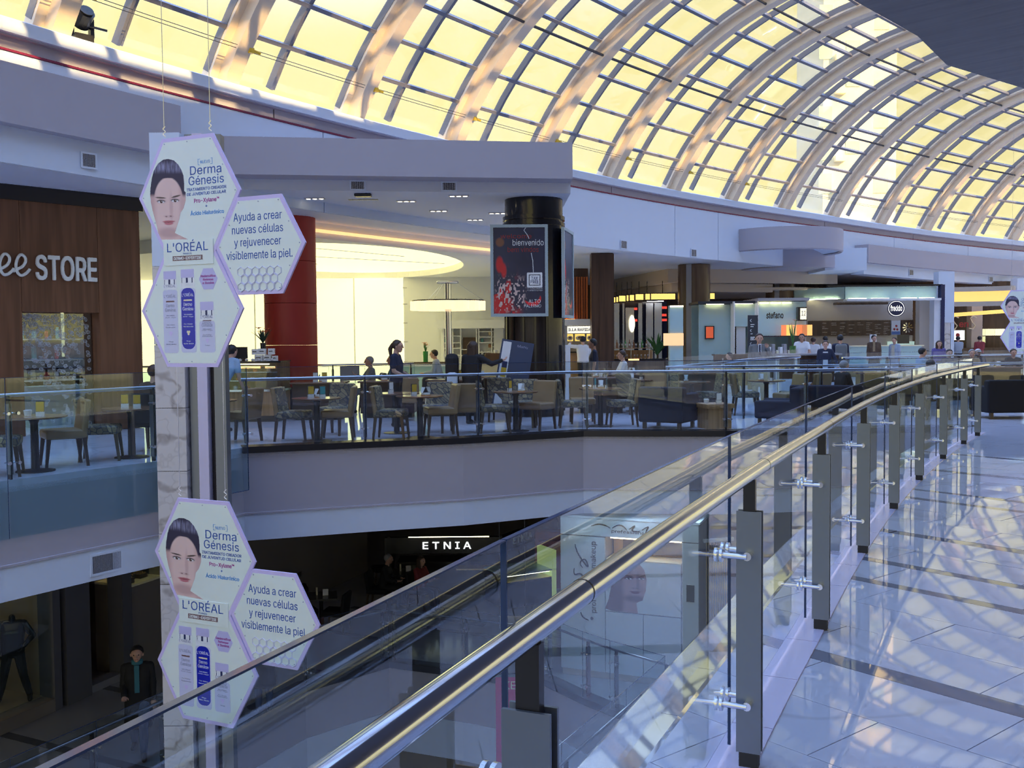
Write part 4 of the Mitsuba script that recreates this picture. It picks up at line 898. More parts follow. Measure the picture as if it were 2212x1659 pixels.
armchair('armchair', 2.77, 17.55, 60, .84, 'navy_cloth', 'dark navy armchair with its back to the terrace railing')
armchair('sofa', 4.95, 18.25, 155, 1.0, 'navy_cloth', 'low dark navy sofa right of the wooden cube table', True)
armchair('sofa', 5.95, 18.9, 75, 1.3, 'navy_cloth', 'dark navy sofa under the grey-haired man', True)
armchair('sofa', 9.75, 19.1, 90, 1.6, 'black_cloth', 'big black sofa seen from behind at the end of the near walkway')
armchair('sofa', 11.5, 19.5, 90, 1.6, 'black_cloth', 'black sofa cut off by the right edge of the photo')
ct = thing('cube_table', 'oak cube side table at the terrace railing', 'table')
part('body', obx((3.55, 17.45, 0), (.44, .44, .36), .25), 'oak', ct); part('top', obx((3.55, 17.45, .36), (.52, .52, .075), .25), 'oak', ct)
setting(3.52, 17.45, .435, 'on the oak cube table', 'cm')
# railings
glass_run('terrace_railing', 'long glass railing along the cafe terrace', [(-4.06, 14.93), (1.21, 17.05), (3.59, 16.86), (8.0, 17.3)], 0, .02, 1.20, 1.015, rr=.026)
glass_run('terrace_railing', 'glass railing at the left with panes hung down over the slab edge', [(-9.1, 4.7), (-7.5, 8.5), (-5.86, 11.5), (-4.70, 13.36)], 0, -.68, 1.20, .99, rr=.026, gm='tint_glass')
k = thing('hung_glass', 'short glass panel hung over the slab edge right of the steel channel', 'glass panel')
V = np.array([[-4.52, 14.42, -.68], [-3.99, 14.86, -.62], [-3.99, 14.86, 1.2], [-4.52, 14.42, 1.2]]) + [.05, -.1, 0]
part('pane', trimesh.Trimesh(V, np.array([(0, 1, 2), (0, 2, 3)]), process=False), 'tint_glass', k); part('rim', cat(rod(V[1], V[2], .006, 4), rod(V[0], V[1], .006, 4)), 'glass_edge', k)
glass_run('terrace_railing', 'second glass railing behind the navy armchair, running to the right', [(2.98, 19.15), (7.6, 19.5), (10.4, 19.95), (14, 20.6)], 0, .02, 1.15, 1.02, clamps=False, rr=.026)
glass_run('terrace_railing', 'third glass railing in front of the ice cream queue', [(8.7, 26), (11.5, 27.2), (14.8, 28.8), (20, 31)], 0, .02, 1.15, 1.02, clamps=False, rr=.026)
glass_run('terrace_railing', 'railing in front of the bright window wall', [(-9, 22.6), (-4.2, 22.9), (-2.3, 23.6)], 0, .05, 1.0, 1.03, clamps=False, rr=.022)
es = thing('escalator_rail', 'sloping glass and steel balustrade of a stairway behind the second railing', 'railing')
part('handrail', tube([(3.0, 19.4, 1.0), (5.4, 21.6, 1.12), (6.6, 22.8, 1.13)], .03, 8), 'steel', es); part('pane', trimesh.Trimesh(np.array([(3.0, 19.4, .1), (6.6, 22.8, .2), (6.6, 22.8, 1.3), (3.0, 19.4, 1.2)]), np.array([(0, 1, 2), (0, 2, 3)]), process=False), 'glass', es)

# cake counter, boxes, till, flowers
cc = thing('cake_counter', 'wood and glass cake counter with a red light strip in front of the red column', 'counter')
part('base', bx(-5.95, -4.58, 19.6, 20.5, .12, .60), 'oak', cc); part('plinth', bx(-5.9, -4.62, 19.65, 20.5, 0, .12), 'black_trim', cc); part('ledge', bx(-5.98, -4.55, 19.56, 20.5, .60, .64), 'steel', cc)
part('end_panel', bx(-4.62, -4.57, 19.6, 20.5, .64, 1.18), 'dark_wood', cc); part('back_panel', bx(-5.95, -4.6, 20.4, 20.5, .64, 1.18), 'dark_wood', cc); part('top', bx(-5.98, -4.55, 19.58, 20.5, 1.17, 1.20), 'black_gloss', cc)
for z in (.80, .97): part('glass_shelf', bx(-5.9, -4.66, 19.75, 20.3, z, z + .015), 'steel', cc)
part('front_pane', trimesh.Trimesh(np.array([(-5.95, 19.6, .64), (-4.6, 19.6, .64), (-4.6, 19.62, 1.16), (-5.95, 19.62, 1.16)]), np.array([(0, 1, 2), (0, 2, 3)]), process=False), 'glass', cc)
mat('red_glow', (.8, .2, .05), .5)
part('light_tube', rod((-5.7, 19.57, 1.08), (-4.95, 19.57, 1.08), .022, 8), 'red_glow', cc, emit=glow('rt', (2.6, 1.1, .35)), label='glowing warm light tube'); part('light_tube', rod((-4.85, 19.57, 1.08), (-4.66, 19.57, 1.08), .018, 8), 'red_glow', cc, emit=glow('rt', (2.6, 1.2, .4)))
part('case_light', bx(-5.6, -4.9, 20.1, 20.13, 1.12, 1.14), 'cream_glow', cc, emit=glow('cl', (3, 2.8, 1.6)))
for i in range(14):
    x, z = -5.8 + .085 * i, (.64, .815, .985)[i % 3]; c = ('card_orange', 'ivory', 'red_dark', 'porcelain')[i % 4]
    one('pastry', lathe([(0, 0), (.04, 0), (.05, .02), (.045, .05), (.02, .065), (0, .065)], (x, 19.85 + .03 * (i % 4), z), 12), c, 'small cake or pastry behind the glass of the cake counter', 'pastry', 'pastries in the cake counter', smooth=50)
lt = thing('till_screen', 'dark till screen on the cake counter', 'screen'); part('panel', rot(bx(-.15, .15, -.01, .02, .05, .28), .25, (-5.42, 19.85, 1.2)), 'dark_glassy', lt); part('foot', bx(-5.5, -5.34, 19.86, 19.98, 1.2, 1.25), 'black_trim', lt)
for i, (x, z, w, h) in enumerate(((-5.05, 1.20, .16, .12), (-4.88, 1.20, .15, .12), (-5.12, 1.325, .13, .11), (-4.98, 1.325, .14, .12), (-4.80, 1.325, .12, .12), (-4.73, 1.20, .10, .10))):
    k = thing('gift_box', f'white gift box with small dark print on the cake counter, {["bottom left", "bottom middle", "upper left", "upper middle", "upper right", "bottom right"][i]}', 'box', 'white boxes on the cake counter')
    part('body', obx((x, 19.9, z), (w, .14, h), .08), 'paper', k); part('print', upright(bx(-w * .3, w * .3, -.008, .008, 0, .003), (x, 19.825, z + h * .55), .08), 'card_dark', k)
for i in range(9): one('wrapped_sweet', lathe([(0, 0), (.03, .005), (.035, .03), (.015, .05), (0, .05)], (-5.75 + .125 * i, 19.7, 1.2), 10), 'porcelain', 'small pale wrapped sweet along the front edge of the cake counter', 'sweet', 'sweets along the cake counter')
mat('leaf_dark', (.012, .035, .018), .5); mat('flower_red', (.55, .05, .01), .5); mat('flower_peach', (.62, .32, .2), .5); mat('leaf_green', (.05, .16, .04), .5); mat('vase_green', (.04, .22, .06), .15)
def blade(b, d, L, w, bend=.3, n=6):
    t = np.linspace(0, 1, n + 1)[:, None]; b, d = np.array(b, float), np.array(d, float); d /= np.linalg.norm(d)
    c = b + d * L * t + np.array([d[0], d[1], -.8]) * bend * L * t ** 2
    s = np.cross(d, [0, 0, 1.]); s = s / np.linalg.norm(s) if np.linalg.norm(s) > .1 else np.array([1., 0, 0])
    ww = w * np.sin(np.pi * (.12 + .88 * t)); th = .003
    V = np.concatenate([c - s * ww, c + [0, 0, th], c + s * ww, c - [0, 0, th]]); m_ = n + 1; Fc = []
    for i in range(n):
        for q in range(4):
            a, b2 = q * m_ + i, ((q + 1) % 4) * m_ + i
            Fc += [(a, b2, b2 + 1), (a, b2 + 1, a + 1)]
    return trimesh.Trimesh(V, np.array(Fc), process=False)
def bouquet(name, at, label, n, h, leafm, flm, vm, nf=4, spread=.5, vh=.22, vr=.05, seed=1):
    r = random.Random(seed); k = thing(name, label, 'plant'); at = np.array(at)
    part('vase', lathe([(0, 0), (vr, 0), (vr * 1.1, vh), (vr * .9, vh), (0, vh * .9)], at, 16), vm, k, smooth=40)
    for i in range(n):
        an = 2 * PI * i / n + r.uniform(-.3, .3); sp = spread * r.uniform(.4, 1.1)
        part('leaf', blade(at + [0, 0, vh * .9], (math.cos(an) * sp, math.sin(an) * sp, 1), h * r.uniform(.6, 1), .02, r.uniform(0, .35)), leafm, k)
    for i in range(nf):
        an = 2 * PI * i / nf + .7; p = at + [math.cos(an) * spread * h * .35, math.sin(an) * spread * h * .35, vh + h * r.uniform(.45, .7)]
        st = part('flower', cat(*[blade(p, (math.cos(a), math.sin(a), .5), .08, .016, .1, 4) for a in np.arange(5) * 1.26]), flm, k)
        part('stem', rod(at + [0, 0, vh * .8], p, .004, 5), leafm, st)
bouquet('flower_vase', (-4.98, 19.95, 1.44), 'dark vase of red flowers and spiky leaves on the gift boxes', 16, .42, 'leaf_dark', 'flower_red', 'black_trim', 4, .6, .12, .05, 2)
bouquet('flower_vase', (-2.6, 30, .92), 'green glass vase of peach flowers on the far counter', 7, .35, 'leaf_green', 'flower_peach', 'vase_green', 7, .35, .32, .07, 5)
bouquet('reed_arrangement', (8.75, 31, 1.0), 'tall green reeds with a pale bloom on the white counter of the teal kiosk', 9, 1.15, 'leaf_green', 'flower_peach', 'leaf_green', 3, .25, .3, .09, 8)
pm_ = thing('potted_palm', 'green potted palm left of the first brown column', 'plant'); pat = np.array([5.2, 35.6, 0])
part('pot', lathe([(0, 0), (.2, 0), (.26, .5), (.22, .5), (0, .45)], pat, 18), 'black_trim', pm_, smooth=40); part('trunk', rod(pat + [0, 0, .4], pat + [.02, 0, 1.0], .035, 8), 'leg_wood', pm_)
r4 = random.Random(4)
for i in range(26):
    an = i * 2.4; fr = []
    part('leaf', blade(pat + [0, 0, .95], (math.cos(an) * r4.uniform(.3, .8), math.sin(an) * r4.uniform(.3, .8), 1), r4.uniform(.7, 1.15), .05, r4.uniform(.15, .5), 8), 'leaf_green', pm_)
# ------------------------------------------------------------------ posters, banner, lamp
def poster_fn(p, n, uv):
    x, y = uv.x, uv.y
    c = mix((.012, .016, .045), (.03, .04, .09), fbm(x * 3, y * 3, 1.5, 3))
    left = 1 - smoothstep(.35, .62, x + .2 * y)
    bl = smoothstep(.50, .60, fbm(x * 7 + 2, y * 6, 3., 3)) * (1 - smoothstep(.30, .62, y)) * left
    c = mix(c, (.55, .015, .03), sat(bl + ell(x, y, .14, .10, .22, .12, .3) + ell(x, y, .12, .57, .07, .09, .3) + ell(x, y, .2, .50, .05, .08, .4)))
    sp = smoothstep(.58, .66, noise(x * 38, y * 46)) * (1 - smoothstep(.1, .26, dr.abs(y - .22))) * (1 - smoothstep(.2, .34, dr.abs(x - .33)))  # pale speckles paint reflections into the print
    c = mix(c, (.62, .48, .46), sp); c = mix(c, (.25, .10, .05), ell(x, y, .13, .83, .08, .05, .3) * .8)
    return mix(c, (.7, .02, .04), sat(ell(x, y, .76, .17, .16, .085, .05) - ell(x, y, .73, .215, .17, .085, .05)))
mat('poster_print_reflections', proc(poster_fn), .25)
mat('frame_grey', (.36, .46, .50), .35)
def framed(name, at, a, w, h, label, fr=.06, m='poster_print_reflections', cat_='poster'):
    k = thing(name, label, cat_)
    part('frame', upright(cat(bx(-w / 2, w / 2, h / 2 - fr, h / 2, -.04, .02), bx(-w / 2, w / 2, -h / 2, -h / 2 + fr, -.04, .02), bx(-w / 2, -w / 2 + fr, -h / 2 + fr, h / 2 - fr, -.04, .02), bx(w / 2 - fr, w / 2, -h / 2 + fr, h / 2 - fr, -.04, .02)), at, a), 'frame_grey', k)
    b = bx(-w / 2 + fr, w / 2 - fr, -h / 2 + fr, h / 2 - fr, -.04, 0)
    part('print', upright(b, at, a), m, k, uv=np.c_[b.vertices[:, 0] / (w - 2 * fr) + .5, b.vertices[:, 1] / (h - 2 * fr) + .5])
    return k
pa, pp = .03, np.array([.165, 19.95, 2.955])
po = framed('welcome_poster', pp, pa, 1.15, 1.83, 'dark framed poster lettered bienvenido on the front of the black column')
def pt(nm, m, mt, lab=None): return part(nm, upright(m.apply_translation((0, 0, .002)) or m, pp, pa), mt, po, label=lab)
mat('print_white', (.78, .8, .82), .5); mat('print_red', (.30, .02, .025), .5)
pt('lettering', fit('bienvenido', .18, .50, .62, .115), 'print_white', 'white word bienvenido'); pt('lettering', fit('welcome', -.06, .64, .62, .09), 'print_red', 'dark red word welcome'); pt('lettering', fit('bem vindos', .08, .37, .62, .10), 'print_red', 'dark red words bem vindos')
pt('tag', prism(Polygon([(.17, -.32), (.44, -.32), (.44, -.06), (.17, -.06)]).buffer(.02), 0, .002), 'print_white', 'white tax free tag'); pt('tag_inner', prism(Polygon([(.19, -.30), (.42, -.30), (.42, -.08), (.19, -.08)]), .002, .003), 'slate_panel'); pt('tag_inner', prism(Polygon([(.205, -.285), (.405, -.285), (.405, -.095), (.205, -.095)]), .003, .004), 'print_white')
for t, y, w in (('TAX', -.185, .13), ('FREE', -.255, .16)): pt('lettering', fit(t, .305, y, w, .06, True).apply_translation((0, 0, .004)), 'print_navy')
pt('lettering', fit('en locales adheridos', .31, -.37, .30, .02), 'print_white'); pt('lettering', fit('in participating shops', .31, -.405, .30, .02), 'print_white')
pt('lettering', fit('ALTO', .30, -.65, .24, .075), 'print_white'); pt('lettering', fit('PALERMO', .26, -.735, .34, .06), 'print_white')
pt('string', tube([(.14, .86, .002), (.10, .80, .002), (.17, .70, .002), (.20, .63, .002)], .007, 4), 'print_white'); pt('string', tube([(.24, .35, .002), (.27, .2, .002), (.28, -.05, .002)], .007, 4), 'print_white')
framed('side_poster', (1.19, 20.75, 2.93), 1.34, 1.15, 1.83, 'second framed poster seen edge-on at the right side of the black column')
bn = thing('leaning_banner', 'dark navy banner stand with a white strip leaning before the black column', 'banner')
bq = np.array([.02, 19.05, .92]); BR = trimesh.transformations.rotation_matrix(-.17, [0, 0, 1])
mat('banner_navy', (.035, .06, .13), .35)
def bp(nm, m, mt, lab=None): m = m.copy(); m.apply_transform(BR); return part(nm, upright(m, bq, 0), mt, bn, label=lab)
bp('panel', bx(-.31, .31, -.72, .64, -.02, 0), 'banner_navy'); bp('strip', bx(-.28, -.12, -.66, .60, 0, .004), 'print_white', 'white printed strip'); bp('block', bx(-.24, -.14, .10, .22, .004, .006), 'print_navy'); bp('block', bx(-.24, -.14, -.08, .10, .004, .006), 'card_yellow'); bp('foot', bx(-.34, .34, -.76, -.72, -.12, .12), 'dark_metal'); bp('lettering', fit('Menu', .1, .52, .2, .05), 'print_grey')
lp = thing('ring_lamp', 'tall steel pole lamp with a ring of glowing pleated shades', 'floor lamp'); lc = np.array([-1.71, 27., 0])
part('pole', lathe([(0, 0), (.085, 0), (.085, 3.1), (0, 3.1)], lc, 20), 'steel', lp, smooth=40); part('cross_bar', rbx(lc[0] - .31, lc[0] + .29, 26.95, 27.05, 3.1, 3.17, .03), 'steel', lp)
part('top_ring', lathe([(.75, 2.62), (.98, 2.62), (.98, 2.65), (.75, 2.65), (.75, 2.62)], lc, 40), 'dark_metal', lp)
mat('lamp_shade', (.8, .62, .40), .6)
for i in range(14):
    t0, t1 = 2 * PI * i / 14, 2 * PI * (i + 1) / 14; ts_ = np.linspace(t0, t1, 7); bul = .96 + .07 * np.sin(np.linspace(0, PI, 7))
    o = [(b * math.cos(t), b * math.sin(t)) for b, t in zip(bul, ts_)]; inn = [(.985 * x, .985 * y) for x, y in o]
    part('shade', prism(Polygon(o + inn[::-1]), 2.38, 2.62).apply_translation((lc[0], lc[1], 0)), 'lamp_shade', lp, emit=glow('sh', (1.05, .72, .36)))
for a in (0, 2.1, 4.2): part('stay', rod(lc + [.25 * math.cos(a), .05 * math.sin(a), 3.12], lc + [.95 * math.cos(a), .95 * math.sin(a), 2.65], .006, 5), 'steel', lp)

# ------------------------------------------------------------------ vents and recessed spots
vent((-6.73, 16.05, 4.50), .95, .22, .20, 'small square air vent on the white band at the far left')
CA = math.atan2(.97, 6.95)
for x, lab in ((-2.93, 'left'), (-1.19, 'right')): vent((x, 18.33 + (x + 5.7) * .14 + .54, 4.565), CA, .24, .14, f'air vent under the grey box beam, {lab} of the pair', n=7)
for i, (t, z, r) in enumerate(((2.433, 4.44, .10), (2.389, 4.42, .10), (2.228, 4.40, .52), (2.196, 4.40, .52), (2.157, 4.38, .52), (2.130, 4.36, .52))):
    q = P(RC - r, t, z + dip(t)); vent(q, t - PI / 2 + PI if False else math.atan2(-math.cos(t), math.sin(t)), .30, .22, 'small square vent on the white band, ' + ['first right of the black column', 'left of the grey drum', 'first right of the grey drum', 'second right of the grey drum', 'third right of the grey drum', 'last before the right edge'][i], n=4)
vent((-6.82, 13.0 + .02, -1.20) if False else (-5.20, 12.60, -1.21), math.atan2(1.0, .62), .42, .22, 'wide air vent in the white band below the left glass railing', n=22)
for i, (x, y) in enumerate(((-3.94, 20.2), (-2.15, 20.7), (-1.03, 20.0), (-1.6, 22.3), (-.30, 22.8), (-.85, 24.0))):
    k = thing('recessed_light', f'recessed triple spotlight in the canopy soffit, {["first", "second", "third", "fourth", "fifth", "sixth"][i]} from the left front', 'ceiling light', 'recessed spotlights under the canopy')
    part('trim', bx(x - .2, x + .2, y - .08, y + .08, 4.445, 4.462), 'frame_metal', k)
    for d in (-.13, 0, .13): part('lamp', lathe([(0, 0), (.045, 0), (.045, .012), (0, .012)], (x + d, y, 4.437), 12), 'cream_glow', k, emit=glow('rl', (3, 2.6, 1.8)))
one('ceiling_speaker', rbx(-3.05, -2.72, 19.55, 19.75, 4.40, 4.46, .02), 'black_trim', 'small black box on the canopy soffit', 'speaker'); one('ceiling_slot', bx(-3.3, -2.7, 20.4, 20.5, 4.452, 4.462), 'dark_metal', 'dark slot in the canopy soffit', 'vent')
mv = thing('stage_spotlight', 'black stage spotlight on the sill beside a roof rib at the upper left', 'spotlight'); mq = np.array([-6.92, 16.35, 6.44])
part('base', obx(mq, (.3, .26, .12), .8), 'black_trim', mv); part('yoke', cat(obx(mq + [.12, .1, .1], (.06, .1, .3), .8), obx(mq + [-.12, -.1, .1], (.06, .1, .3), .8)), 'black_trim', mv)
part('head', rod(mq + [-.02, .02, .30], mq + [.14, -.12, .46], .14, 14), 'black_trim', mv); part('lens', rod(mq + [.14, -.12, .46], mq + [.16, -.14, .48], .11, 14), 'dark_glassy', mv); part('bracket', rod(mq + [0, 0, .3], mq + [.38, .1, .22], .02, 6), 'black_trim', mv)

# ------------------------------------------------------------------ cafe back: cabinet, counters, grill, bar
cb = thing('wall_cabinet', 'pale built-in cabinet with open shelves under a bulkhead behind the lamp', 'cabinet')
part('bulkhead', bx(-2.66, -.25, 35.3, 36.9, 1.98, 2.27), 'warm_white', cb); part('back', bx(-2.6, -.3, 36.7, 36.8, 0, 1.98), 'warm_white', cb)
for x in (-2.5, -2.17, -1.88, -1.3, -1.22, -.75, -.65): part('upright', bx(x, x + .045, 36.3, 36.7, .5, 1.98), 'porcelain', cb)
for x0, x1, zs_ in ((-2.5, -1.9, (1.0, 1.25, 1.45, 1.7)), (-1.9, -1.3, (.98, 1.2)), (-.73, -.66, (1.3,)), (-1.2, -.7, (.8, 1.1, 1.45, 1.65, 1.85))):
    for z in zs_: part('shelf', bx(x0, x1 + .04, 36.3, 36.7, z, z + .03), 'porcelain', cb)
part('dark_door', bx(-1.78, -1.32, 36.4, 36.45, .5, 1.66), 'dark_wood', cb); part('dark_bay', bx(-1.2, -.7, 36.45, 36.5, .85, 1.1), 'black_trim', cb); part('side', bx(-.65, -.3, 36.25, 36.3, 0, 1.98), 'warm_white', cb)
for i in range(8): one('glass_jar', lathe([(0, 0), (.05, 0), (.055, .1), (.03, .14), (0, .14)], (-2.43 + .28 * (i % 2) + (0 if i < 4 else 1.35), 36.45, (1.03, 1.28, 1.48, 1.73)[i % 4]), 12), ('porcelain', 'jar_brown', 'jar_teal', 'jar_cream')[i % 4], f'jar on the pale cabinet shelves, {"left" if i < 4 else "right"} bay', 'jar', 'jars in the pale cabinet', smooth=40)
fc = thing('far_counter', 'dark-topped counter with a lit glass front below the peach flowers', 'counter')
part('top', bx(-3.1, -1.8, 29.7, 30.3, .88, .92), 'table_dark', fc); part('front', bx(-3.3, -1.7, 29.6, 29.65, .05, .80), 'teal_glass_panel', fc); part('edge', bx(-3.4, -1.6, 29.5, 30.3, .80, .86), 'warm_white', fc)
sc_ = thing('service_counter', 'dark service counter left of the black column with white cups', 'counter'); part('body', bx(-1.0, .3, 33, 33.7, 0, .78), 'beige_wall', sc_); part('top', bx(-1.05, .35, 32.95, 33.7, .78, .82), 'black_gloss', sc_); part('machine', rbx(-.9, -.1, 33.1, 33.6, .82, 1.12, .03), 'dark_wood', sc_)
for i in range(4): one('white_cup', lathe([(0, 0), (.05, 0), (.07, .11), (.06, .11), (.04, .02), (0, .02)], (-.55 + .14 * i, 33.3, 1.12), 12), 'porcelain', 'white pot standing on the dark machine left of the black column', 'cup', 'white pots on the service machine', smooth=40)
mat('slat_orange', (.40, .10, .02), .45)
gr = thing('grill_stand', 'grill kiosk with orange slats and a lit sign right of the black column', 'kiosk')
for i in range(10): part('slat', bx(1.72 + .083 * i, 1.78 + .083 * i, 33.0 - .06 * (i % 2), 33.1, 2.2, 3.62), 'slat_orange', gr, label='orange slat')
part('backing', bx(1.7, 2.55, 33.1, 33.15, 2.2, 3.9), 'dark_wood', gr); part('slat_light', bx(1.75, 2.1, 32.85, 32.9, 2.2, 2.23), 'red_glow', gr, emit=glow('sl', (6, 1.6, .2)))
part('hood', bx(1.6, 2.74, 32.0, 33.0, 2.01, 2.21), 'warm_white', gr); part('jamb', bx(1.66, 1.80, 32.2, 32.3, 0, 2.0), 'frame_metal', gr)
sg = part('sign_panel', bx(1.80, 2.64, 32.4, 32.45, 1.755, 1.985), 'cream_glow', gr, emit=glow('sg', (.62, .60, .52))); part('lettering', upright(fit('ILLA RAPIDA', 2.22, 1.83, .74, .085, True), (0, 32.395, 0), 0), 'print_navy', sg)
for i, (x0, x1) in enumerate(((1.80, 2.0), (2.06, 2.38), (2.44, 2.66))):
    f_ = part('menu_picture', bx(x0, x1, 32.4, 32.44, 1.50, 1.735), 'card_yellow', gr, emit=glow('mp', (.62, .42, .10)), label='lit picture of a dish'); part('plate', upright(prism(affinity.scale(Point((x0 + x1) / 2, 1.60).buffer(.1), (x1 - x0) / .23, .75), 0, .004), (0, 32.397, 0), 0), 'ivory', f_); part('food', upright(prism(affinity.scale(Point((x0 + x1) / 2, 1.61).buffer(.05), (x1 - x0) / .23, .7), 0, .004), (0, 32.39, 0), 0), 'jar_brown', f_)
part('kitchen_back', bx(1.7, 2.7, 33.6, 33.7, 0, 2.0), 'dark_wall', gr); part('counter', bx(1.7, 2.25, 32.2, 32.9, 0, 1.12), 'oak', gr); part('counter_top', bx(1.65, 2.9, 32.1, 32.9, 1.12, 1.16), 'black_gloss', gr)
one('white_board', bx(1.10, 1.20, 20.4, 20.5, .35, 1.46), 'print_white', 'narrow white upright board at the right side of the black column', 'board')
bar = thing('bar_counter', 'bar counter with a red light tube and a glass rack on top', 'counter')
part('body', bx(3.3, 5.2, 32.6, 33.4, 0, .86), 'dark_wood', bar); part('top', bx(3.25, 5.25, 32.5, 33.4, .86, .90), 'black_gloss', bar); part('light_tube', rod((3.8, 32.47, .88), (4.15, 32.47, .88), .03, 8), 'red_glow', bar, emit=glow('bt', (2.4, .7, .3)))
for x in (3.35, 3.95, 4.55): part('rack_post', rod((x, 33, .9), (x, 33, 1.28), .012, 6), 'steel', bar)
part('rack_shelf', bx(3.3, 4.6, 32.85, 33.2, 1.24, 1.26), 'oak', bar); part('back_shelf', bx(3.3, 4.7, 33.2, 33.35, .9, 1.18), 'oak', bar)
for i in range(22):
    up_ = i % 2; x = 3.38 + .057 * i
    one('drinking_glass', lathe([(0, 0), (.025, 0), (.008, .01), (.008, .06), (.03, .09), (.03, .14), (0, .13)], (x, 32.95 + .08 * (i % 3), 1.26 if up_ else .90), 10), 'chrome', f'small drinking glass on the {"upper rack" if up_ else "lower top"} of the bar counter', 'glass', 'glasses on the bar counter', smooth=40)
for i in range(8): one('bottle', lathe([(0, 0), (.035, 0), (.035, .16), (.012, .21), (.012, .27), (0, .27)], (3.5 + .14 * i, 33.12, 1.26), 10), ('jar_brown', 'black_gloss', 'vase_green', 'jar_brown')[i % 4], 'dark bottle standing on the glass rack of the bar counter', 'bottle', 'bottles on the bar counter', smooth=40)
en = thing('entrance_screen', 'tall white panels with dark navy gaps behind the bar', 'screen wall')
def sx_(c): return (1200 + c / 6.382 - 1106) * 40 / 2150 + .0
for c0, c1, m, z1 in ((805, 885, 'white_paint', 2.98), (930, 955, 'white_paint', 2.98), (970, 1088, 'warm_white', 2.80), (1148, 1200, 'white_paint', 2.98), (1253, 1350, 'white_paint', 2.98), (1368, 1470, 'white_paint', 2.98)):
    part('panel', bx(sx_(c0), sx_(c1), 40, 40.06, 0, z1), m, en)
mat('navy_gloss', (.012, .02, .07), .2)
part('dark_back', bx(sx_(790), sx_(1560), 40.4, 40.45, 0, 3.05), 'navy_gloss', en); part('glow_shape', upright(prism(Point(0, 0).buffer(1), 0, .01).apply_transform(np.diag([.12, .34, 1, 1])), (sx_(1058), 39.98, 2.16), 0), 'cream_glow', en, emit=glow('gs', (1.2, 1.05, .7)))
part('added_top_lamp', bx(sx_(1250), sx_(1480), 39.7, 39.74, 3.02, 3.05), 'cream_glow', en, emit=glow('tl', (9, 8.5, 8)))  # lamp added to brighten the white panels
for c, z in ((1115, 2.76), (1115, 2.30), (1525, 2.8), (1520, 2.5), (1525, 2.3)): part('red_mark', bx(sx_(c) - .1, sx_(c) + .1, 40.36, 40.4, z - .05, z + .05), 'red_glow', en, emit=glow('rm', (.5, .03, .03)), label='glowing red mark')
gp = thing('glass_pillar', 'green glass pillar with a lit food picture left of the first brown column', 'pillar')
part('body', bx(4.75, 5.15, 29.9, 30.2, 0, 2.55), 'teal_glass_panel', gp); part('picture', bx(4.55, 5.15, 29.84, 29.88, 1.35, 1.72), 'card_orange', gp, emit=glow('gp', (.72, .42, .25)), label='lit food picture'); part('cap_light', bx(4.75, 5.15, 29.85, 29.9, 2.5, 2.55), 'cream_glow', gp, emit=glow('cp', (1.3, 1.1, .6)))
mat('lantern_pane', (.8, .55, .2), .5)
pl_ = thing('lantern_ring', 'row of square amber lanterns in dark frames over the bar', 'lamp')
for i, (c0, c1, z0, z1) in enumerate(((805, 860, 2.97, 3.17), (868, 895, 2.98, 3.18), (905, 995, 3.0, 3.22), (1005, 1030, 3.01, 3.23), (1045, 1105, 3.02, 3.24), (1120, 1230, 3.04, 3.26), (1245, 1308, 3.04, 3.26), (1320, 1655, 3.04, 3.26), (2050, 2074, 3.04, 3.26), (2084, 2196, 3.04, 3.26))):
    x0, x1 = [(1200 + c / 6.382 - 1106) * 38 / 2150 for c in (c0, c1)]; y = 38 + max(0, 5.2 - x0) * .6
    q = part('lantern', bx(x0, x1, y, y + .25, z0, z1), 'lantern_pane', pl_, emit=glow('ln', (.95, .58, .15))); part('lantern_frame', cat(bx(x0 - .03, x1 + .03, y - .02, y + .27, z1, z1 + .03), bx(x0 - .03, x1 + .03, y - .02, y + .27, z0 - .03, z0), bx(x0 - .03, x0, y - .02, y + .02, z0, z1), bx(x1, x1 + .03, y - .02, y + .02, z0, z1)), 'black_trim', q)
    part('hanger', rod(((x0 + x1) / 2, y + .12, z1), ((x0 + x1) / 2, y + .12, 3.75), .012, 5), 'black_trim', q)

# ------------------------------------------------------------------ teal kiosk
tk = thing('teal_kiosk', 'teal glass kiosk lettered stefano with warm light strips', 'kiosk')
part('front', bx(8.42, 10.05, 34, 34.06, 1.62, 2.78), 'teal_glass_panel', tk); part('left_wing', bx(6.5, 7.6, 34.6, 34.66, 0, 2.72), 'teal_glass_panel', tk); part('middle', bx(7.6, 8.4, 34.4, 34.46, 1.95, 2.78), 'teal_glass_panel', tk)
for x in (7.6, 8.41): part('corner_post', bx(x - .02, x + .02, 34, 34.5, 0, 2.8), 'porcelain', tk)
part('roof_edge', bx(8.36, 10.1, 33.8, 36, 2.80, 2.90), 'frame_metal', tk); part('roof_edge', bx(6.4, 8.36, 34.2, 36, 2.74, 2.82), 'dark_metal', tk); part('back', bx(6.5, 10.05, 36, 36.1, 0, 2.74), 'teal_glass_panel', tk); part('right_side', bx(10.0, 10.06, 34, 36, 0, 2.8), 'frame_metal', tk)
part('door', bx(7.78, 8.1, 34.5, 34.54, 0, 1.95), 'porcelain', tk); part('door_gap', bx(7.66, 7.78, 34.5, 34.56, 0, 1.95), 'black_trim', tk); part('lettering', upright(fit('stefano', 8.98, 2.22, .58, .20, True), (0, 33.99, 0), 0), 'black_trim', tk, label='black lettering stefano')
for x0, x1, y in ((8.45, 8.75, 33.9), (8.82, 9.15, 33.9), (9.22, 9.52, 33.9), (6.75, 7.35, 34.5), (7.7, 8.3, 34.3)): part('light_strip', bx(x0, x1, y, y + .04, 2.72, 2.75), 'cream_glow', tk, emit=glow('ls', (6.5, 5.0, 2.2)))
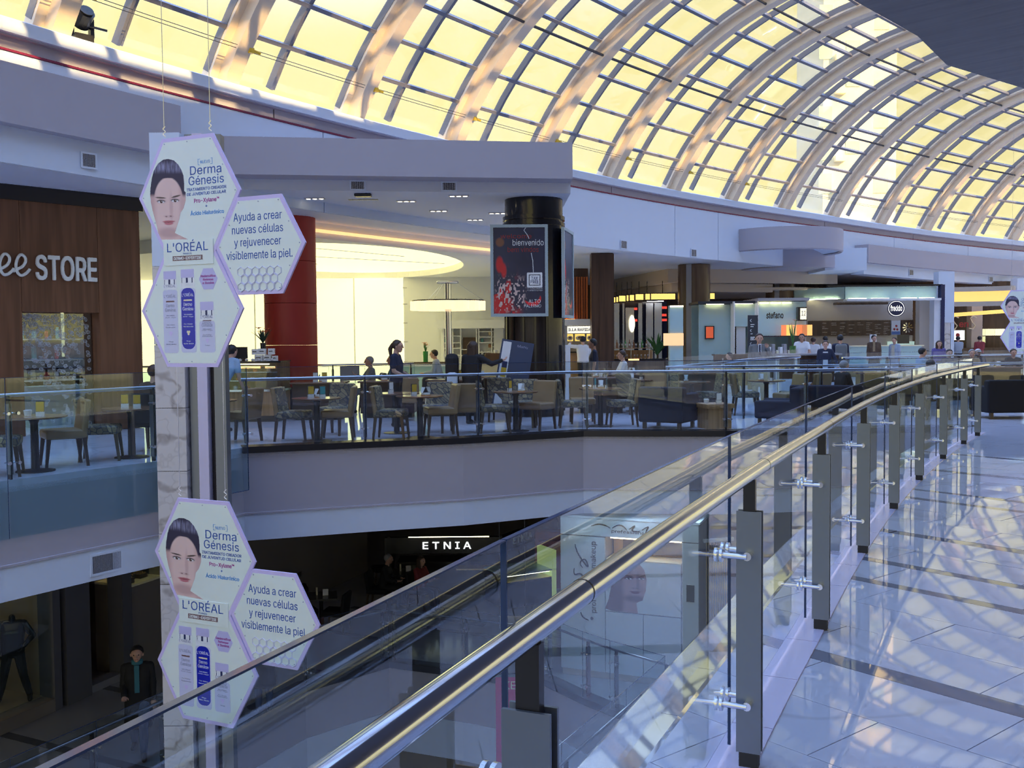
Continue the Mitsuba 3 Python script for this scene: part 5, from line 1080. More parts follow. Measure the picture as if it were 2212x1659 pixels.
part('shelf_line', bx(8.42, 10.05, 33.9, 34.3, 1.58, 1.62), 'dark_metal', tk); part('work_top', bx(8.42, 9.6, 33.2, 34, .95, 1.0), 'steel', tk); part('work_front', bx(8.42, 9.6, 33.3, 33.36, 0, .95), 'frame_metal', tk)
nb = part('number_box', bx(9.68, 9.98, 33.7, 33.9, 2.12, 2.58), 'black_trim', tk); part('number_face', bx(9.76, 9.96, 33.66, 33.7, 2.16, 2.54), 'ivory', nb, emit=glow('nb', (.7, .6, .38))); part('lettering', upright(fit('12', 9.86, 2.29, .14, .16), (0, 33.655, 0), 0), 'print_navy', nb)
for i, c in enumerate(((.55, .12, .05), (.75, .45, .1), (.6, .28, .12), (.9, .12, .04), (.3, .08, .03), (.85, .4, .12))): part('lit_picture', bx(9.10 + .175 * i, 9.265 + .175 * i, 33.6, 33.64, 1.62, 1.98), 'card_orange', tk, emit=glow('lp', c), label='glowing orange drink picture')
pf = part('picture_frame', bx(6.7, 7.02, 34.5, 34.58, 1.52, 1.98), 'dark_metal', tk); part('picture', bx(6.73, 6.98, 34.48, 34.5, 1.56, 1.95), 'red_dark', pf, emit=glow('pf', (.34, .06, .02)))
wk = thing('white_counter', 'white counter block with a dark panel right of the man on the phone', 'counter'); part('body', bx(7.55, 8.0, 27.9, 28.5, 0, 1.10), 'porcelain', wk); part('panel', bx(8.0, 9.2, 28.0, 28.5, .3, 1.06), 'dark_wood', wk); part('top', bx(7.5, 9.25, 27.85, 28.5, 1.06, 1.11), 'frame_metal', wk)
sh_ = thing('low_shelf', 'dark low shelf with a white bottle and a pale box at the teal kiosk', 'shelf'); part('body', bx(6.7, 8.2, 32.6, 33.1, .5, .56), 'dark_wood', sh_); part('back', bx(6.7, 8.2, 33.05, 33.1, .5, .98), 'dark_wood', sh_); part('top', bx(6.65, 8.25, 32.6, 33.1, .98, 1.02), 'dark_wood', sh_); part('foot', bx(6.8, 8.1, 32.7, 33.1, 0, .5), 'dark_wood', sh_)
one('soap_bottle', lathe([(0, 0), (.06, 0), (.06, .2), (.02, .26), (.02, .34), (0, .34)], (6.95, 32.8, .56), 12), 'porcelain', 'white bottle on the dark low shelf', 'bottle', smooth=40); one('pale_box', bx(7.7, 8.15, 32.65, 32.95, .56, .82), 'paper', 'pale box on the dark low shelf', 'box')
for i in range(9): one('cafe_machine', rbx(8.48 + .13 * i, 8.58 + .13 * i, 33.4, 33.7, 1.0, 1.14 + .1 * (i % 3), .015), ('steel', 'porcelain', 'frame_metal')[i % 3], 'small steel or white appliance on the work top of the teal kiosk', 'appliance', 'appliances on the teal kiosk work top')
ds = thing('directory_sign', 'tall black directory sign with white arrows beside the man on the phone', 'sign'); part('panel', bx(7.12, 7.42, 30, 30.06, 0, 2.24), 'slate_panel', ds)
for z in (2.08, 1.78, 1.38): part('arrow', upright(cat(rod((7.22, z + .04, .004), (7.18, z, .004), .007, 4), rod((7.18, z, .004), (7.22, z - .04, .004), .007, 4)), (0, 29.995, 0), 0), 'print_white', ds)
for i, (z, w) in enumerate(((1.96, .12), (1.90, .09), (1.68, .06), (1.58, .13), (1.54, .11), (1.50, .13), (1.26, .06), (1.14, .1))): part('text_line', bx(7.19, 7.19 + w, 29.99, 30, z - .012, z + .012), 'print_white', ds)
fs = thing('chrome_stand', 'chrome-framed menu stand in front of the white counter', 'stand'); part('frame', cat(*[rod((6.55 + a, 24.5, z0), (6.55 + b, 24.5, z1), .015, 6) for a, b, z0, z1 in ((0, 0, .0, 1.1), (.42, .42, 0, 1.1), (0, .42, 1.1, 1.1), (0, .42, .5, .5))]), 'chrome', fs); part('board', bx(6.58, 6.94, 24.48, 24.5, .55, 1.08), 'dark_wood', fs)
# ------------------------------------------------------------------ ice cream bar and the shops at the right
fr = thing('ice_cream_bar', 'ice cream shop front with a lit soffit, a dark menu board and a round sign', 'shop front')
part('soffit_panel', bx(13.35, 17.0, 39.9, 40, 3.07, 3.55), 'teal_glass_panel', fr); part('soffit_panel', hexa([(x + dx * 0, y, z) for x, y0 in ((11.8, 41.6), (13.33, 39.95)) for y in (y0, y0 + .1) for z in (3.07, 3.55) for dx in (0,)]), 'teal_glass_panel', fr)
part('lip', bx(13.3, 17.05, 39.55, 40, 2.98, 3.06), 'porcelain', fr); part('dark_edge', bx(12.6, 17.2, 39.8, 39.95, 3.56, 3.62), 'black_trim', fr); part('dark_edge', bx(17.1, 17.25, 39.7, 40, 0, 3.6), 'navy_gloss', fr); part('jamb', bx(16.85, 17.1, 39.75, 40.2, 0, 3.06), 'warm_white', fr); part('inner_jamb', bx(16.45, 16.85, 40.2, 40.6, 0, 3.0), 'beige_wall', fr)
for x0, x1 in ((13.4, 14.1), (14.3, 15.0), (15.5, 16.1), (16.2, 16.8)): part('soffit_light', bx(x0, x1, 39.62, 39.66, 3.06, 3.09), 'cream_glow', fr, emit=glow('sf', (5, 5.2, 3.2)))
part('soffit_light', rod((12.0, 41.2, 3.09), (13.1, 40.05, 3.09), .02, 6), 'cream_glow', fr, emit=glow('sf', (8, 8, 4.6)))
part('back_wall', bx(11.8, 16.5, 41, 41.1, 0, 3.1), 'beige_wall', fr); part('soffit_slot', bx(13.2, 15.3, 40.5, 40.9, 2.86, 2.95), 'dark_wood', fr)
bd = part('menu_board', bx(12.2, 15.55, 40.9, 41, 1.60, 2.22), 'dark_wood', fr, label='dark menu board with pale lines'); r5 = random.Random(9)
for c in range(8):
    for rw_ in range(7):
        if r5.random() < .25: continue
        part('menu_line', bx(12.75 + .36 * c, 12.75 + .36 * c + r5.uniform(.1, .26), 40.89, 40.9, 2.12 - .075 * rw_ - .008, 2.12 - .075 * rw_ + .008), 'beige_wall', bd)
pc = part('picture', bx(15.58, 15.95, 40.88, 40.98, 1.62, 2.20), 'warm_white', fr, label='pale flower picture')
for x, z in ((15.7, 1.85), (15.78, 1.98), (15.82, 1.84)): part('petal', upright(prism(Point(0, 0).buffer(.045), 0, .006), (x, 40.875, z), 0), 'red_dark', pc)
part('blue_band', bx(15.59, 15.94, 40.87, 40.88, 1.63, 1.76), 'jar_blue', pc)
sp = part('picture', bx(16.0, 16.5, 40.88, 40.98, 1.60, 2.22), 'dark_wood', fr, label='dark picture with a star of spoons')
for i in range(10):
    a = i * PI / 5; part('spoon', upright(cat(prism(affinity.rotate(affinity.scale(Point(.17, 0).buffer(.05), 1, .6), math.degrees(a), origin=(0, 0)), 0, .006), prism(affinity.rotate(Polygon([(.04, -.012), (.14, -.012), (.14, .012), (.04, .012)]), math.degrees(a), origin=(0, 0)), 0, .005)), (16.25, 40.875, 1.91), 0), 'gold' if i < 3 else 'chrome', sp)
ic = part('counter_glass', bx(12.0, 15.9, 38.6, 38.66, .4, 1.18), 'teal_glass_panel', fr); part('counter_base', bx(12.0, 15.9, 38.62, 39.3, 0, .6), 'navy_gloss', fr); part('counter_top', bx(11.95, 15.95, 38.5, 39.3, 1.18, 1.22), 'steel', fr); part('ledge_glow', bx(15.4, 16.5, 40.8, 40.84, 1.10, 1.35), 'teal_glass_panel', fr, emit=glow('lg', (.18, .24, .17)))
rs = thing('round_sign', 'round dark blue shop sign lettered freddo in white', 'sign'); ra = -.30; rp_ = np.array([14.82, 38.4, 2.63])
part('drum', upright(prism(Point(0, 0).buffer(.315, 16), -.22, 0), rp_, ra), 'navy_gloss', rs, smooth=30); part('ring', upright(prism(Point(0, 0).buffer(.29, 16).difference(Point(0, 0).buffer(.265, 16)), 0, .01), rp_, ra), 'ivory', rs, emit=glow('rg', (.9, .9, .75))); part('lettering', upright(fit('freddo', 0, -.09, .42, .21, True, .01), rp_, ra), 'ivory', rs, emit=glow('rg', (.95, .95, .8)), label='glowing white lettering freddo')
for i, (x, y) in enumerate(((14.0, 38.8), (14.15, 38.8))): one('white_column_cup', lathe([(0, 0), (.06, 0), (.06, .42), (0, .42)], (x, y, 1.22), 12), 'porcelain', f'tall stack of white cups on the ice cream counter, {"left" if i == 0 else "right"} one', 'cups', smooth=40)
one('counter_screen', bx(15.0, 15.45, 38.7, 38.75, 1.28, 1.62), 'dark_glassy', 'dark screen on the ice cream counter between two customers', 'screen')
mp = thing('marble_pilaster', 'white pilaster with carved grey marble panels right of the ice cream shop', 'column')
part('upper', bx(17.55, 18.2, 41, 41.5, 2.1, 4.2), 'white_paint', mp); part('core', bx(17.6, 18.15, 41.05, 41.5, 0, 2.1), 'frame_metal', mp)
for z0, z1 in ((0, .75), (.76, 1.42), (1.43, 2.09)): part('slab', bx(17.62, 18.05, 40.98, 41.2, z0 + .01, z1), 'veined_marble', mp)
part('side_strip', bx(18.07, 18.2, 40.98, 41.2, 0, 2.09), 'white_paint', mp)
ss = thing('snack_shop', 'dim snack shop with an amber curved cove and lit pictures at the far right', 'shop front')
part('back', bx(18.3, 24, 47, 47.1, 0, 4.1), 'dark_wood', ss); part('post', bx(21.0, 21.5, 45.5, 46, 0, 3.1), 'beige_wall', ss)
mat('amber_glow', (.8, .5, .15), .5)
cv = [(18.5 + 3.2 * math.sin(t), 43.2 + 1.2 * math.cos(t)) for t in np.linspace(-.1, 1.4, 14)]
part('cove', prism(LineString(cv).buffer(.05), 3.05, 3.5), 'amber_glow', ss, emit=glow('cv', (.78, .42, .12))); part('cove_lip', prism(LineString([(x, y - .15) for x, y in cv]).buffer(.12), 2.85, 3.05), 'beige_wall', ss); part('cove_top', prism(LineString([(x, y - .1) for x, y in cv]).buffer(.2), 3.5, 3.7), 'beige_wall', ss)
part('amber_beam', hexa([(x, y, z + s) for x, s in ((18.9, -.1), (22.4, .12)) for y in (44.4, 44.5) for z in (2.45, 2.62)]), 'amber_glow', ss, emit=glow('ab', (.75, .42, .1)))
part('letter', upright(tube([(.36, .42, 0), (.2, .5, 0), (.08, .4, 0), (.16, .22, 0), (.3, .06, 0), (.2, -.1, 0), (.02, -.06, 0)], .03, 6), (20.0, 45.4, 1.95), 0), 'ivory', ss, label='white letter S', smooth=60); part('letter', upright(tube([(.36, .42, 0), (.2, .5, 0), (.08, .4, 0), (.16, .22, 0), (.3, .06, 0), (.2, -.1, 0), (.02, -.06, 0)], .03, 6), (20.82, 45.4, 1.95), 0), 'ivory', ss, label='white letter S', smooth=60); part('letters', upright(fit('en', 20.6, 1.95, .42, .28, True), (0, 45.4, 0), 0), 'print_red', ss, label='red letters en')
part('screen', bx(19.95, 20.6, 45.3, 45.36, 1.35, 1.80), 'porcelain', ss, emit=glow('s2', (.62, .72, .74))); part('red_fruit', upright(prism(Point(20.28, 1.58).buffer(.09), 0, .01), (0, 45.29, 0), 0), 'print_red', ss)
for i in range(4): part('menu_picture', bx(21.6 + .45 * (i % 3), 22.02 + .45 * (i % 3), 46.3, 46.35, 1.55 - .34 * (i // 3), 1.86 - .34 * (i // 3)), 'ivory', ss, emit=glow('m2', ((.5, .5, .25), (.6, .55, .3), (.7, .65, .4), (.4, .42, .15))[i]))
part('counter', bx(18.6, 24, 45, 45.5, 0, 1.0), 'dark_wood', ss); part('right_pier', bx(22.6, 23.3, 44.6, 45.2, 0, 4.1), 'white_paint', ss)
# ------------------------------------------------------------------ tower block seen through the glass roof
mat('tower_wall', (.86, .78, .50), .8); mat('tower_glass', (.42, .55, .42), .3)
tw = thing('tower_block', 'pale tower block with green windows seen through the glass roof', 'building')
part('wall', bx(40.5, 47, 130, 142, -8, 62), 'tower_wall', tw); part('wing', bx(47, 51.5, 134, 142, -8, 56), 'tower_wall', tw)
for i in range(9):
    z = 20 + 4.3 * i
    part('window', bx(39.9, 41.6, 129.9, 130, z, z + 2.6), 'tower_glass', tw); part('window', bx(43.4, 45.2, 129.9, 130, z + .8, z + 2.4), 'tower_glass', tw); part('window', bx(48.2, 50.4, 133.9, 134, z + .6, z + 2.6), 'tower_glass', tw); part('balcony', bx(41.9, 43.2, 129.2, 130, z - .2, z + .5), 'tower_wall', tw)
# ------------------------------------------------------------------ people
SK = mat('skin', (.52, .31, .23), .5); SKD = mat('skin_tan', (.40, .22, .15), .5)
for n_, c_ in dict(navy=(.015, .02, .05), black=(.012, .012, .014), white=(.68, .70, .74), grey=(.16, .17, .18), greyblue=(.32, .38, .48), brown=(.09, .055, .035), jeans=(.05, .08, .16), purple=(.11, .09, .30), lightblue=(.28, .42, .60), tan=(.30, .22, .13), darkred=(.22, .03, .04), cream=(.55, .52, .42), teal=(.04, .17, .22), newsprint=(.34, .33, .33)).items(): mat('cloth_' + n_, c_, .75)
for n_, c_ in dict(black=(.012, .01, .012), brown=(.05, .028, .018), grey=(.26, .26, .28), blond=(.28, .17, .09), red=(.10, .03, .02)).items(): mat('hair_' + n_, c_, .5)
mat('eye_dark', (.015, .012, .012), .3); mat('lip', (.42, .12, .11), .5); mat('shoe', (.02, .018, .018), .4)
def sph(p, r, n=12): return m3.Manifold.sphere(r, n).translate(tuple(map(float, p)))
def bone(p, q, r0, r1, n=12): return m3.Manifold.batch_hull([sph(p, r0, n), sph(q, r1, n)])
def un(ms): return m3.Manifold.batch_boolean(ms, m3.OpType.Add)
def smooth_body(m, L=.03, it=6):
    t = man(m.refine_to_length(L)); t.merge_vertices()
    trimesh.smoothing.filter_taubin(t, .5, .53, iterations=it); return t
ARM = {'down': ((.13, .02, -1), (.04, .18, -1)), 'table': ((.12, .45, -.9), (-.25, .95, .08)), 'phone': ((.35, .30, -.9), (-.42, .22, .95)), 'out': ((.72, .35, -.45), (.45, .75, .25)), 'reach': ((.25, .5, -.85), (.15, .75, -.6)), 'spread': ((.42, .25, -.9), (.30, .45, -.8)),
       'hips': ((.5, -.1, -.85), (-.55, .45, -.6)), 'up': ((.9, .3, .1), (-.3, .9, .3)), 'carry': ((.1, .05, -1), (-.1, .75, -.35)), 'read': ((.15, .55, -.75), (-.3, .85, .45))}
def unit(v): v = np.array(v, float); return v / np.linalg.norm(v)
def person(x, y, z, deg, h, label, top='cloth_navy', legs='cloth_black', hair=('short', 'hair_black'), arms=('down', 'down'), pose='stand', sleeve='long', lean=0., turn=0., skin=SK, fine=False, coat=False, head=True, cat_='person', name='person', skirt=False, group=None):
    s = h / 1.70; R = lambda v: np.array([v[0], v[1] * math.cos(lean) + v[2] * math.sin(lean), -v[1] * math.sin(lean) + v[2] * math.cos(lean)])
    sit = pose == 'sit'; H = np.array([0, 0, .54 if sit else .92]); n = 14 if fine else 10
    def tp(v): return H + R(np.array(v, float))
    N = tp((0, 0, .54)); hc = N + R((0, .02, .0)) + np.array([0, .02, .145])
    ct, st_ = math.cos(turn), math.sin(turn)
    def hp(v): return hc + np.array([v[0] * ct - v[1] * st_, v[0] * st_ + v[1] * ct, v[2]])
    body, shirt, trous, shoes = [], [], [], []
    def torso(g): return [m3.Manifold.batch_hull([sph(tp((sx * a, b, c)), r + g, n) for sx in (-1, 1)] + [sph(tp((sx * a2, b2, c2)), r2 + g, n) for sx in (-1, 1)]) for (a, b, c, r), (a2, b2, c2, r2) in (((.135, -.005, .475, .058), (.095, .012, .33, .10)), ((.095, .012, .33, .10), (.075, .008, .13, .095)), ((.075, .008, .13, .095), (.085, 0, .0, .098)))]
    body += torso(0); shirt += torso(.014)
    body.append(bone(tp((0, 0, .50)), N + np.array([0, .01, .06]), .062, .052, n)); shirt.append(bone(tp((-.13, -.005, .485)), tp((.13, -.005, .485)), .066, .066, n))
    if head:
        body += [m3.Manifold.batch_hull([sph(hp((0, -.015, .03)), .093, n + 4), sph(hp((0, .03, .02)), .078, n + 4), sph(hp((0, .045, -.075)), .042, n), sph(hp((0, .0, -.05)), .06, n)]), bone(hp((0, .10, .015)), hp((0, .115, -.022)), .010, .015, 8)]
        for sx in (-1, 1): body.append(bone(hp((sx * .088, -.01, .01)), hp((sx * .088, -.012, -.03)), .017, .013, 8))
    for sx, a in zip((-1, 1), arms):
        S0 = tp((sx * .185, -.005, .475)); u, f = ARM[a]
        u, f = [R(unit((sx * v[0], v[1], v[2]))) for v in (u, f)]; El = S0 + u * .28; W = El + f * .245
        ar = [bone(S0, El, .052, .042, n), bone(El, W, .041, .029, n)]; body += ar
        shirt.append(bone(S0, El if sleeve == 'long' else S0 + u * .19, .066, .056 if sleeve == 'long' else .062, n))
        if sleeve == 'long': shirt.append(bone(El, W - f * .01, .055, .042, n))
        Pm = W + f * .075; side = np.cross(f, R((0, 0, 1.)) if abs(f[2]) < .8 else R((0, 1., 0))); side = unit(side); nrm = np.cross(side, f)
        body.append(m3.Manifold.batch_hull([sph(W + f * .01, .026, 8), sph(Pm + side * .028, .018, 8), sph(Pm - side * .028, .018, 8)]))
        for q, (o, L) in enumerate(((-.030, .062), (-.010, .074), (.011, .070), (.030, .055))):
            b0 = Pm + side * o; k1 = b0 + (f + nrm * .25) * L * .55; k2 = k1 + (f * .8 + nrm * .7) * L * .5
            body += [bone(b0, k1, .0095, .0085, 6), bone(k1, k2, .0085, .007, 6)]
        t0 = W + f * .03 - side * .022 * sx; t1 = t0 + (f * .6 - side * .8 * sx) * .045; body += [bone(t0, t1, .012, .0095, 6), bone(t1, t1 + f * .032, .0095, .008, 6)]
    for i, sx in enumerate((-1, 1)):
        Hp = H + np.array([sx * .088, 0, -.03]); kw = 0
        if sit: K = Hp + [sx * .03, .42, .0]; An = K + [0, .02, -.42]; An[2] = .08
        elif pose == 'walk': d = (.20, -.18)[i]; K = Hp + [0, d * .7 + .05, -.40]; An = np.array([Hp[0], d * 1.15, .085 if i == 0 else .11])
        elif pose == 'pose': K = Hp + [sx * .07, .03, -.42]; An = np.array([Hp[0] + sx * .16, -.02, .085])
        else: K = Hp + [sx * .005, .015, -.41]; An = np.array([Hp[0] + sx * .01, -.02, .085])
        lg = [(Hp, K, .085, .058), (K, K * .55 + An * .45, .056, .055), (K * .55 + An * .45, An, .055, .038)]
        body += [bone(p, q, a, b, n) for p, q, a, b in lg]; trous += [bone(p, q, a + .014, b + .014, n) for p, q, a, b in lg]
        toe = An + np.array([sx * .015, .17, -.045]); body.append(bone(An + [0, -.01, -.03], toe, .035, .025, 8)); shoes.append(m3.Manifold.batch_hull([sph(An + [0, -.03, -.04], .042, 10), sph(An + [0, .02, -.0], .045, 10), sph(toe, .034, 10), sph(toe - [0, .03, 0], .04, 10)]))
    trous.append(m3.Manifold.batch_hull([sph(H + np.array([sx * .085, 0, dz]), .105, n) for sx in (-1, 1) for dz in (.03, -.04)]))
    if coat:
        L = -.18 if sit else -.42
        shirt.append(m3.Manifold.batch_hull([sph(tp((sx * .085, 0, .05)), .115, n) for sx in (-1, 1)] + [sph(H + np.array([sx * .12, .06 if sit else .0, L if not sit else -.02]), .10, n) for sx in (-1, 1)]))
    if skirt: trous.append(m3.Manifold.batch_hull([sph(H + np.array([sx * .085, 0, 0]), .11, n) for sx in (-1, 1)] + [sph(H + np.array([sx * .12, 0, -.38]), .10, n) for sx in (-1, 1)]))
    M = T().translate([x, y, z]).rotate([0, 0, 1], deg - 90).scale(s)
    k = thing(name, label, cat_, group)
    def put(nm, ms, m, lab=None, raw=False):
        t = (man(un(ms)) if raw else smooth_body(un(ms), .022 if fine else .034, 6 if fine else 5)); q = key(nm, k); S[q] = {**mikit.ply(t, m, smooth=True), 'to_world': M}
        if lab: labels[q] = {'label': lab}
        return q
    put('body', body, skin); put('shirt' if not coat else 'coat', shirt, top); put('trousers' if not skirt else 'skirt', trous, legs); 
    for q in shoes: put('shoe', [q], 'shoe', raw=True)
    if head:
        style, hm = hair
        cap = m3.Manifold.batch_hull([sph(hp((0, -.018, .036)), .103, 18), sph(hp((0, .022, .034)), .085, 16)])
        nv = np.array([.0, -.80, .60]); nv = np.array([nv[0] * ct - nv[1] * st_, nv[0] * st_ + nv[1] * ct, nv[2]])
        hs = [cap.trim_by_plane(tuple(nv), float(nv @ hc) + .002)]
        if style == 'long': hs += [m3.Manifold.batch_hull([sph(hp((sx * .06, -.05, .03)), .055, 10) for sx in (-1, 1)] + [sph(hp((sx * .075, -.055, -.20)), .045, 10) for sx in (-1, 1)])] + [bone(hp((sx * .085, .0, .03)), hp((sx * .085, .0, -.16)), .025, .03, 8) for sx in (-1, 1)]
        if style == 'pony': hs += [bone(hp((0, -.11, .04)), hp((0, -.155, -.05)), .034, .045, 10), bone(hp((0, -.155, -.05)), hp((0, -.14, -.24)), .045, .022, 10)]
        if style == 'cap': hs += [m3.Manifold.batch_hull([sph(hp((-.06, .10, .055)), .008, 6), sph(hp((.06, .10, .055)), .008, 6), sph(hp((0, .175, .045)), .008, 6)])]
        if style != 'bald': put('hair' if style != 'cap' else 'cap', hs, hm, raw=True)
        put('eyes', [sph(hp((sx * .033, .094, .012)), .0125, 8) for sx in (-1, 1)], 'eye_dark', raw=True); put('mouth', [bone(hp((-.02, .083, -.062)), hp((.02, .083, -.062)), .008, .008, 6)], 'lip', raw=True)
    def at(v): # a local point in the world
        a_ = math.radians(deg - 90); c_, s_ = math.cos(a_), math.sin(a_); v = np.array(v) * s
        return np.array([x + c_ * v[0] - s_ * v[1], y + s_ * v[0] + c_ * v[1], z + v[2]])
    return k, at, hp, tp
def stool(x, y, deg, z, label, leather='black_cloth'):
    k = thing('dining_chair', label, 'chair', 'chairs under the seated guests'); M = frame(x, y, z, deg)
    place(k, 'seat', 'seat', seat_mesh, leather, M, 40); place(k, 'backrest', 'back', back_mesh, leather, M, 40)
    for lx in (-.2, .2):
        for ly in (-.21, .21): place(k, 'leg', f'leg{lx}{ly}', lambda: leg_mesh(lx, ly), 'leg_wood', M)
B, W_ = 'hair_black', 'hair_brown'
person(-2.13, 18.3, 0, -8, 1.56, 'waitress in a dark polo shirt with a long ponytail, in profile facing right', 'cloth_navy', 'cloth_black', ('pony', W_), ('carry', 'carry'), sleeve='short', fine=True)
k, at, *_ = person(-3.12, 22, 0, 200, 1.55, 'grey-haired guest reading a newspaper in front of the bright window', 'cloth_grey', 'cloth_grey', ('short', 'hair_grey'), ('read', 'read'), 'sit')
one('newspaper', cat(rot(bx(-.22, .02, -.004, .004, 0, .32), 3.3, at((.02, .52, .78))), rot(bx(-.02, .22, -.004, .004, 0, .32), 3.7, at((.0, .52, .78)))), 'cloth_newsprint', 'open newspaper held by the grey-haired guest', 'newspaper')
person(-2.75, 23, 0, 190, 1.55, 'woman in dark clothes seated behind the waitress', 'cloth_black', 'cloth_black', ('long', W_), ('table', 'table'), 'sit')
person(-1.95, 27.1, 0, 175, 1.68, 'young guest in a pale blue-grey jumper seated left of the pole lamp, looking down', 'cloth_greyblue', 'cloth_navy', ('short', B), ('table', 'table'), 'sit', lean=.25)
person(-.74, 18.7, 0, 60, 1.53, 'woman in black seen from behind, reaching to the right near the leaning banner', 'cloth_black', 'cloth_black', ('long', W_), ('down', 'out'), fine=True, coat=True)
one('white_bag', rbx(-1.22, -1.02, 18.55, 18.75, .70, .98, .05), 'cloth_white', 'pale bag on the chair left of the woman in black', 'bag'); one('dark_coat', rbx(-1.25, -1.0, 18.6, 18.85, .5, 1.33, .09), 'cloth_black', 'black coat hung on a chair left of the woman in black', 'coat')
person(2.19, 30.6, 0, 95, 1.62, 'man in a white shirt seen from behind at the grill kiosk counter', 'cloth_white', 'cloth_black', ('short', B), ('up', 'reach'))
person(1.86, 22.5, 0, 178, 1.55, 'waiter in a dark shirt walking left beside the dark square pier', 'cloth_navy', 'cloth_black', ('short', B), ('down', 'down'), 'walk', sleeve='short', fine=True, skin=SKD)
person(2.72, 24.3, 0, 185, 1.62, 'dark-haired guest in white seated at the table right of the waiter', 'cloth_white', 'cloth_black', ('short', W_), ('table', 'table'), 'sit')
k, at, hp_, tp_ = person(5.96, 24, 0, 265, 1.64, 'man in a grey suit talking on the phone beside the black directory sign', 'cloth_grey', 'cloth_grey', ('short', W_), ('phone', 'down'), fine=True, coat=True, skin=SK)
part('shirt_front', cat(obx(at((0, .112, 1.22)), (.07, .02, .25), math.radians(265 - 90))), 'cloth_white', k); part('tie', obx(at((0, .125, 1.20)), (.032, .016, .24), math.radians(265 - 90)), 'cloth_navy', k)
person(6.15, 28, 0, 178, 1.45, 'dark-haired woman seated left of the man on the phone, in profile', 'cloth_black', 'cloth_black', ('short', B), ('table', 'table'), 'sit')
person(9.62, 33.0, 0, 250, 1.66, 'kiosk worker in a white T-shirt bending over the counter of the teal kiosk', 'cloth_white', 'cloth_black', ('short', B), ('reach', 'reach'), sleeve='short', lean=.2, skin=SKD)
person(10.6, 35, 0, 70, 1.52, 'shop worker in a white T-shirt seen from behind, left of a pair', 'cloth_white', 'cloth_black', ('short', W_), ('carry', 'carry'), sleeve='short'); person(11.1, 35.2, 0, 110, 1.55, 'shop worker in a white T-shirt seen from behind, right of a pair', 'cloth_white', 'cloth_black', ('short', B), ('carry', 'carry'), sleeve='short')
person(12.0, 36.4, 0, 100, 1.52, 'customer in white with brown hair behind the man with the rucksack', 'cloth_white', 'cloth_jeans', ('short', W_), ('down', 'down'))
k, at, *_ = person(8.66, 27.5, 0, 255, 1.45, 'woman in a dark jacket over white, leaning to the left with white bags', 'cloth_navy', 'cloth_white', ('short', W_), ('spread', 'down'), coat=True, lean=.12); part('scarf', obx(at((0, .125, .78)), (.13, .03, .5), math.radians(255 - 90)), 'cloth_white', k, label='white top under the jacket')
one('shopping_bag', obx(at((-.42, .12, .45)), (.1, .26, .36), .4), 'cloth_white', 'white shopping bag carried by the woman in the dark jacket', 'bag')
k, at, *_ = person(9.57, 29, 0, 80, 1.60, 'man in a navy jacket seen from behind wearing a rucksack', 'cloth_navy', 'cloth_jeans', ('short', B), ('down', 'down'), coat=True); bp_ = at((0, -.2, 1.0)); one('rucksack', rot(rbx(-.16, .16, -.1, .1, 0, .42, .06), math.radians(-10), bp_), 'cloth_grey', 'grey rucksack on the back of the man in navy', 'rucksack')
k, at, *_ = person(13.1, 36, 0, 250, 1.58, 'man in a brown hooded jacket with open front facing us at the ice cream shop', 'cloth_brown', 'cloth_jeans', ('short', B), ('down', 'down'), coat=True, turn=.5); part('shirt_front', obx(at((0, .118, 1.1)), (.08, .02, .36), math.radians(250 - 90)), 'cloth_tan', k)
k, at, *_ = person(13.85, 36, 0, 215, 1.50, 'woman in a blue-grey coat with a long cream scarf at the ice cream shop', 'cloth_greyblue', 'cloth_grey', ('short', W_), ('down', 'down'), coat=True); part('scarf', obx(at((0, .12, .85)), (.12, .03, .50), math.radians(215 - 90)), 'cloth_cream', k)
person(10.49, 25.5, 0, 5, 1.60, 'dark-haired man in a blue striped shirt seated in profile at the third railing', 'cloth_lightblue', 'cloth_jeans', ('cap', B), ('table', 'table'), 'sit')
person(12.87, 30, 0, 262, 1.40, 'woman with long brown hair in a purple top in front of the marble pilaster', 'cloth_purple', 'cloth_purple', ('long', W_), ('down', 'down'))
for x, y, lab, c, hr in ((12.3, 28, 'seated guest in dark blue with black hair, right of the woman in purple', 'cloth_navy', ('short', B)), (12.75, 27.6, 'seated grey-haired guest in olive tan, second right of the woman in purple', 'cloth_tan', ('short', 'hair_grey')), (13.2, 28.2, 'seated guest with a white cap, third right of the woman in purple', 'cloth_navy', ('cap', 'cloth_white')), (14.0, 27.8, 'seated dark-haired guest at the white tray at the far right', 'cloth_black', ('short', W_))):
    person(x, y, 0, 262, 1.5, lab, c, 'cloth_black', hr, ('table', 'table'), 'sit')
for x, y, lab, c in ((18.8, 43, 'distant standing guest in dark blue at the snack shop', 'cloth_navy'), (19.5, 43.5, 'distant standing guest in grey-blue leaning at the snack shop', 'cloth_greyblue'), (20.3, 43.2, 'distant standing guest in red at the snack shop', 'cloth_darkred')): person(x, y, 0, 80, 1.5, lab, c, 'cloth_black', ('short', B), ('down', 'table'))
person(6.3, 19.1, 0, 20, 1.42, 'old grey-haired man in a dark coat seated on the navy sofa behind the near railing', 'cloth_black', 'cloth_black', ('short', 'hair_grey'), ('table', 'table'), 'sit', lean=.15, coat=True, fine=True)
person(8.0, 19.0, 0, 90, 1.42, 'guest with black hair seen from behind over the near railing', 'cloth_black', 'cloth_black', ('short', B), ('table', 'table'), 'sit')
person(-5.15, 17.5, 0, 60, 1.60, 'waiter in a pale blue shirt bending behind the steel channel', 'cloth_lightblue', 'cloth_navy', ('short', B), ('reach', 'reach'), sleeve='short', lean=.6)
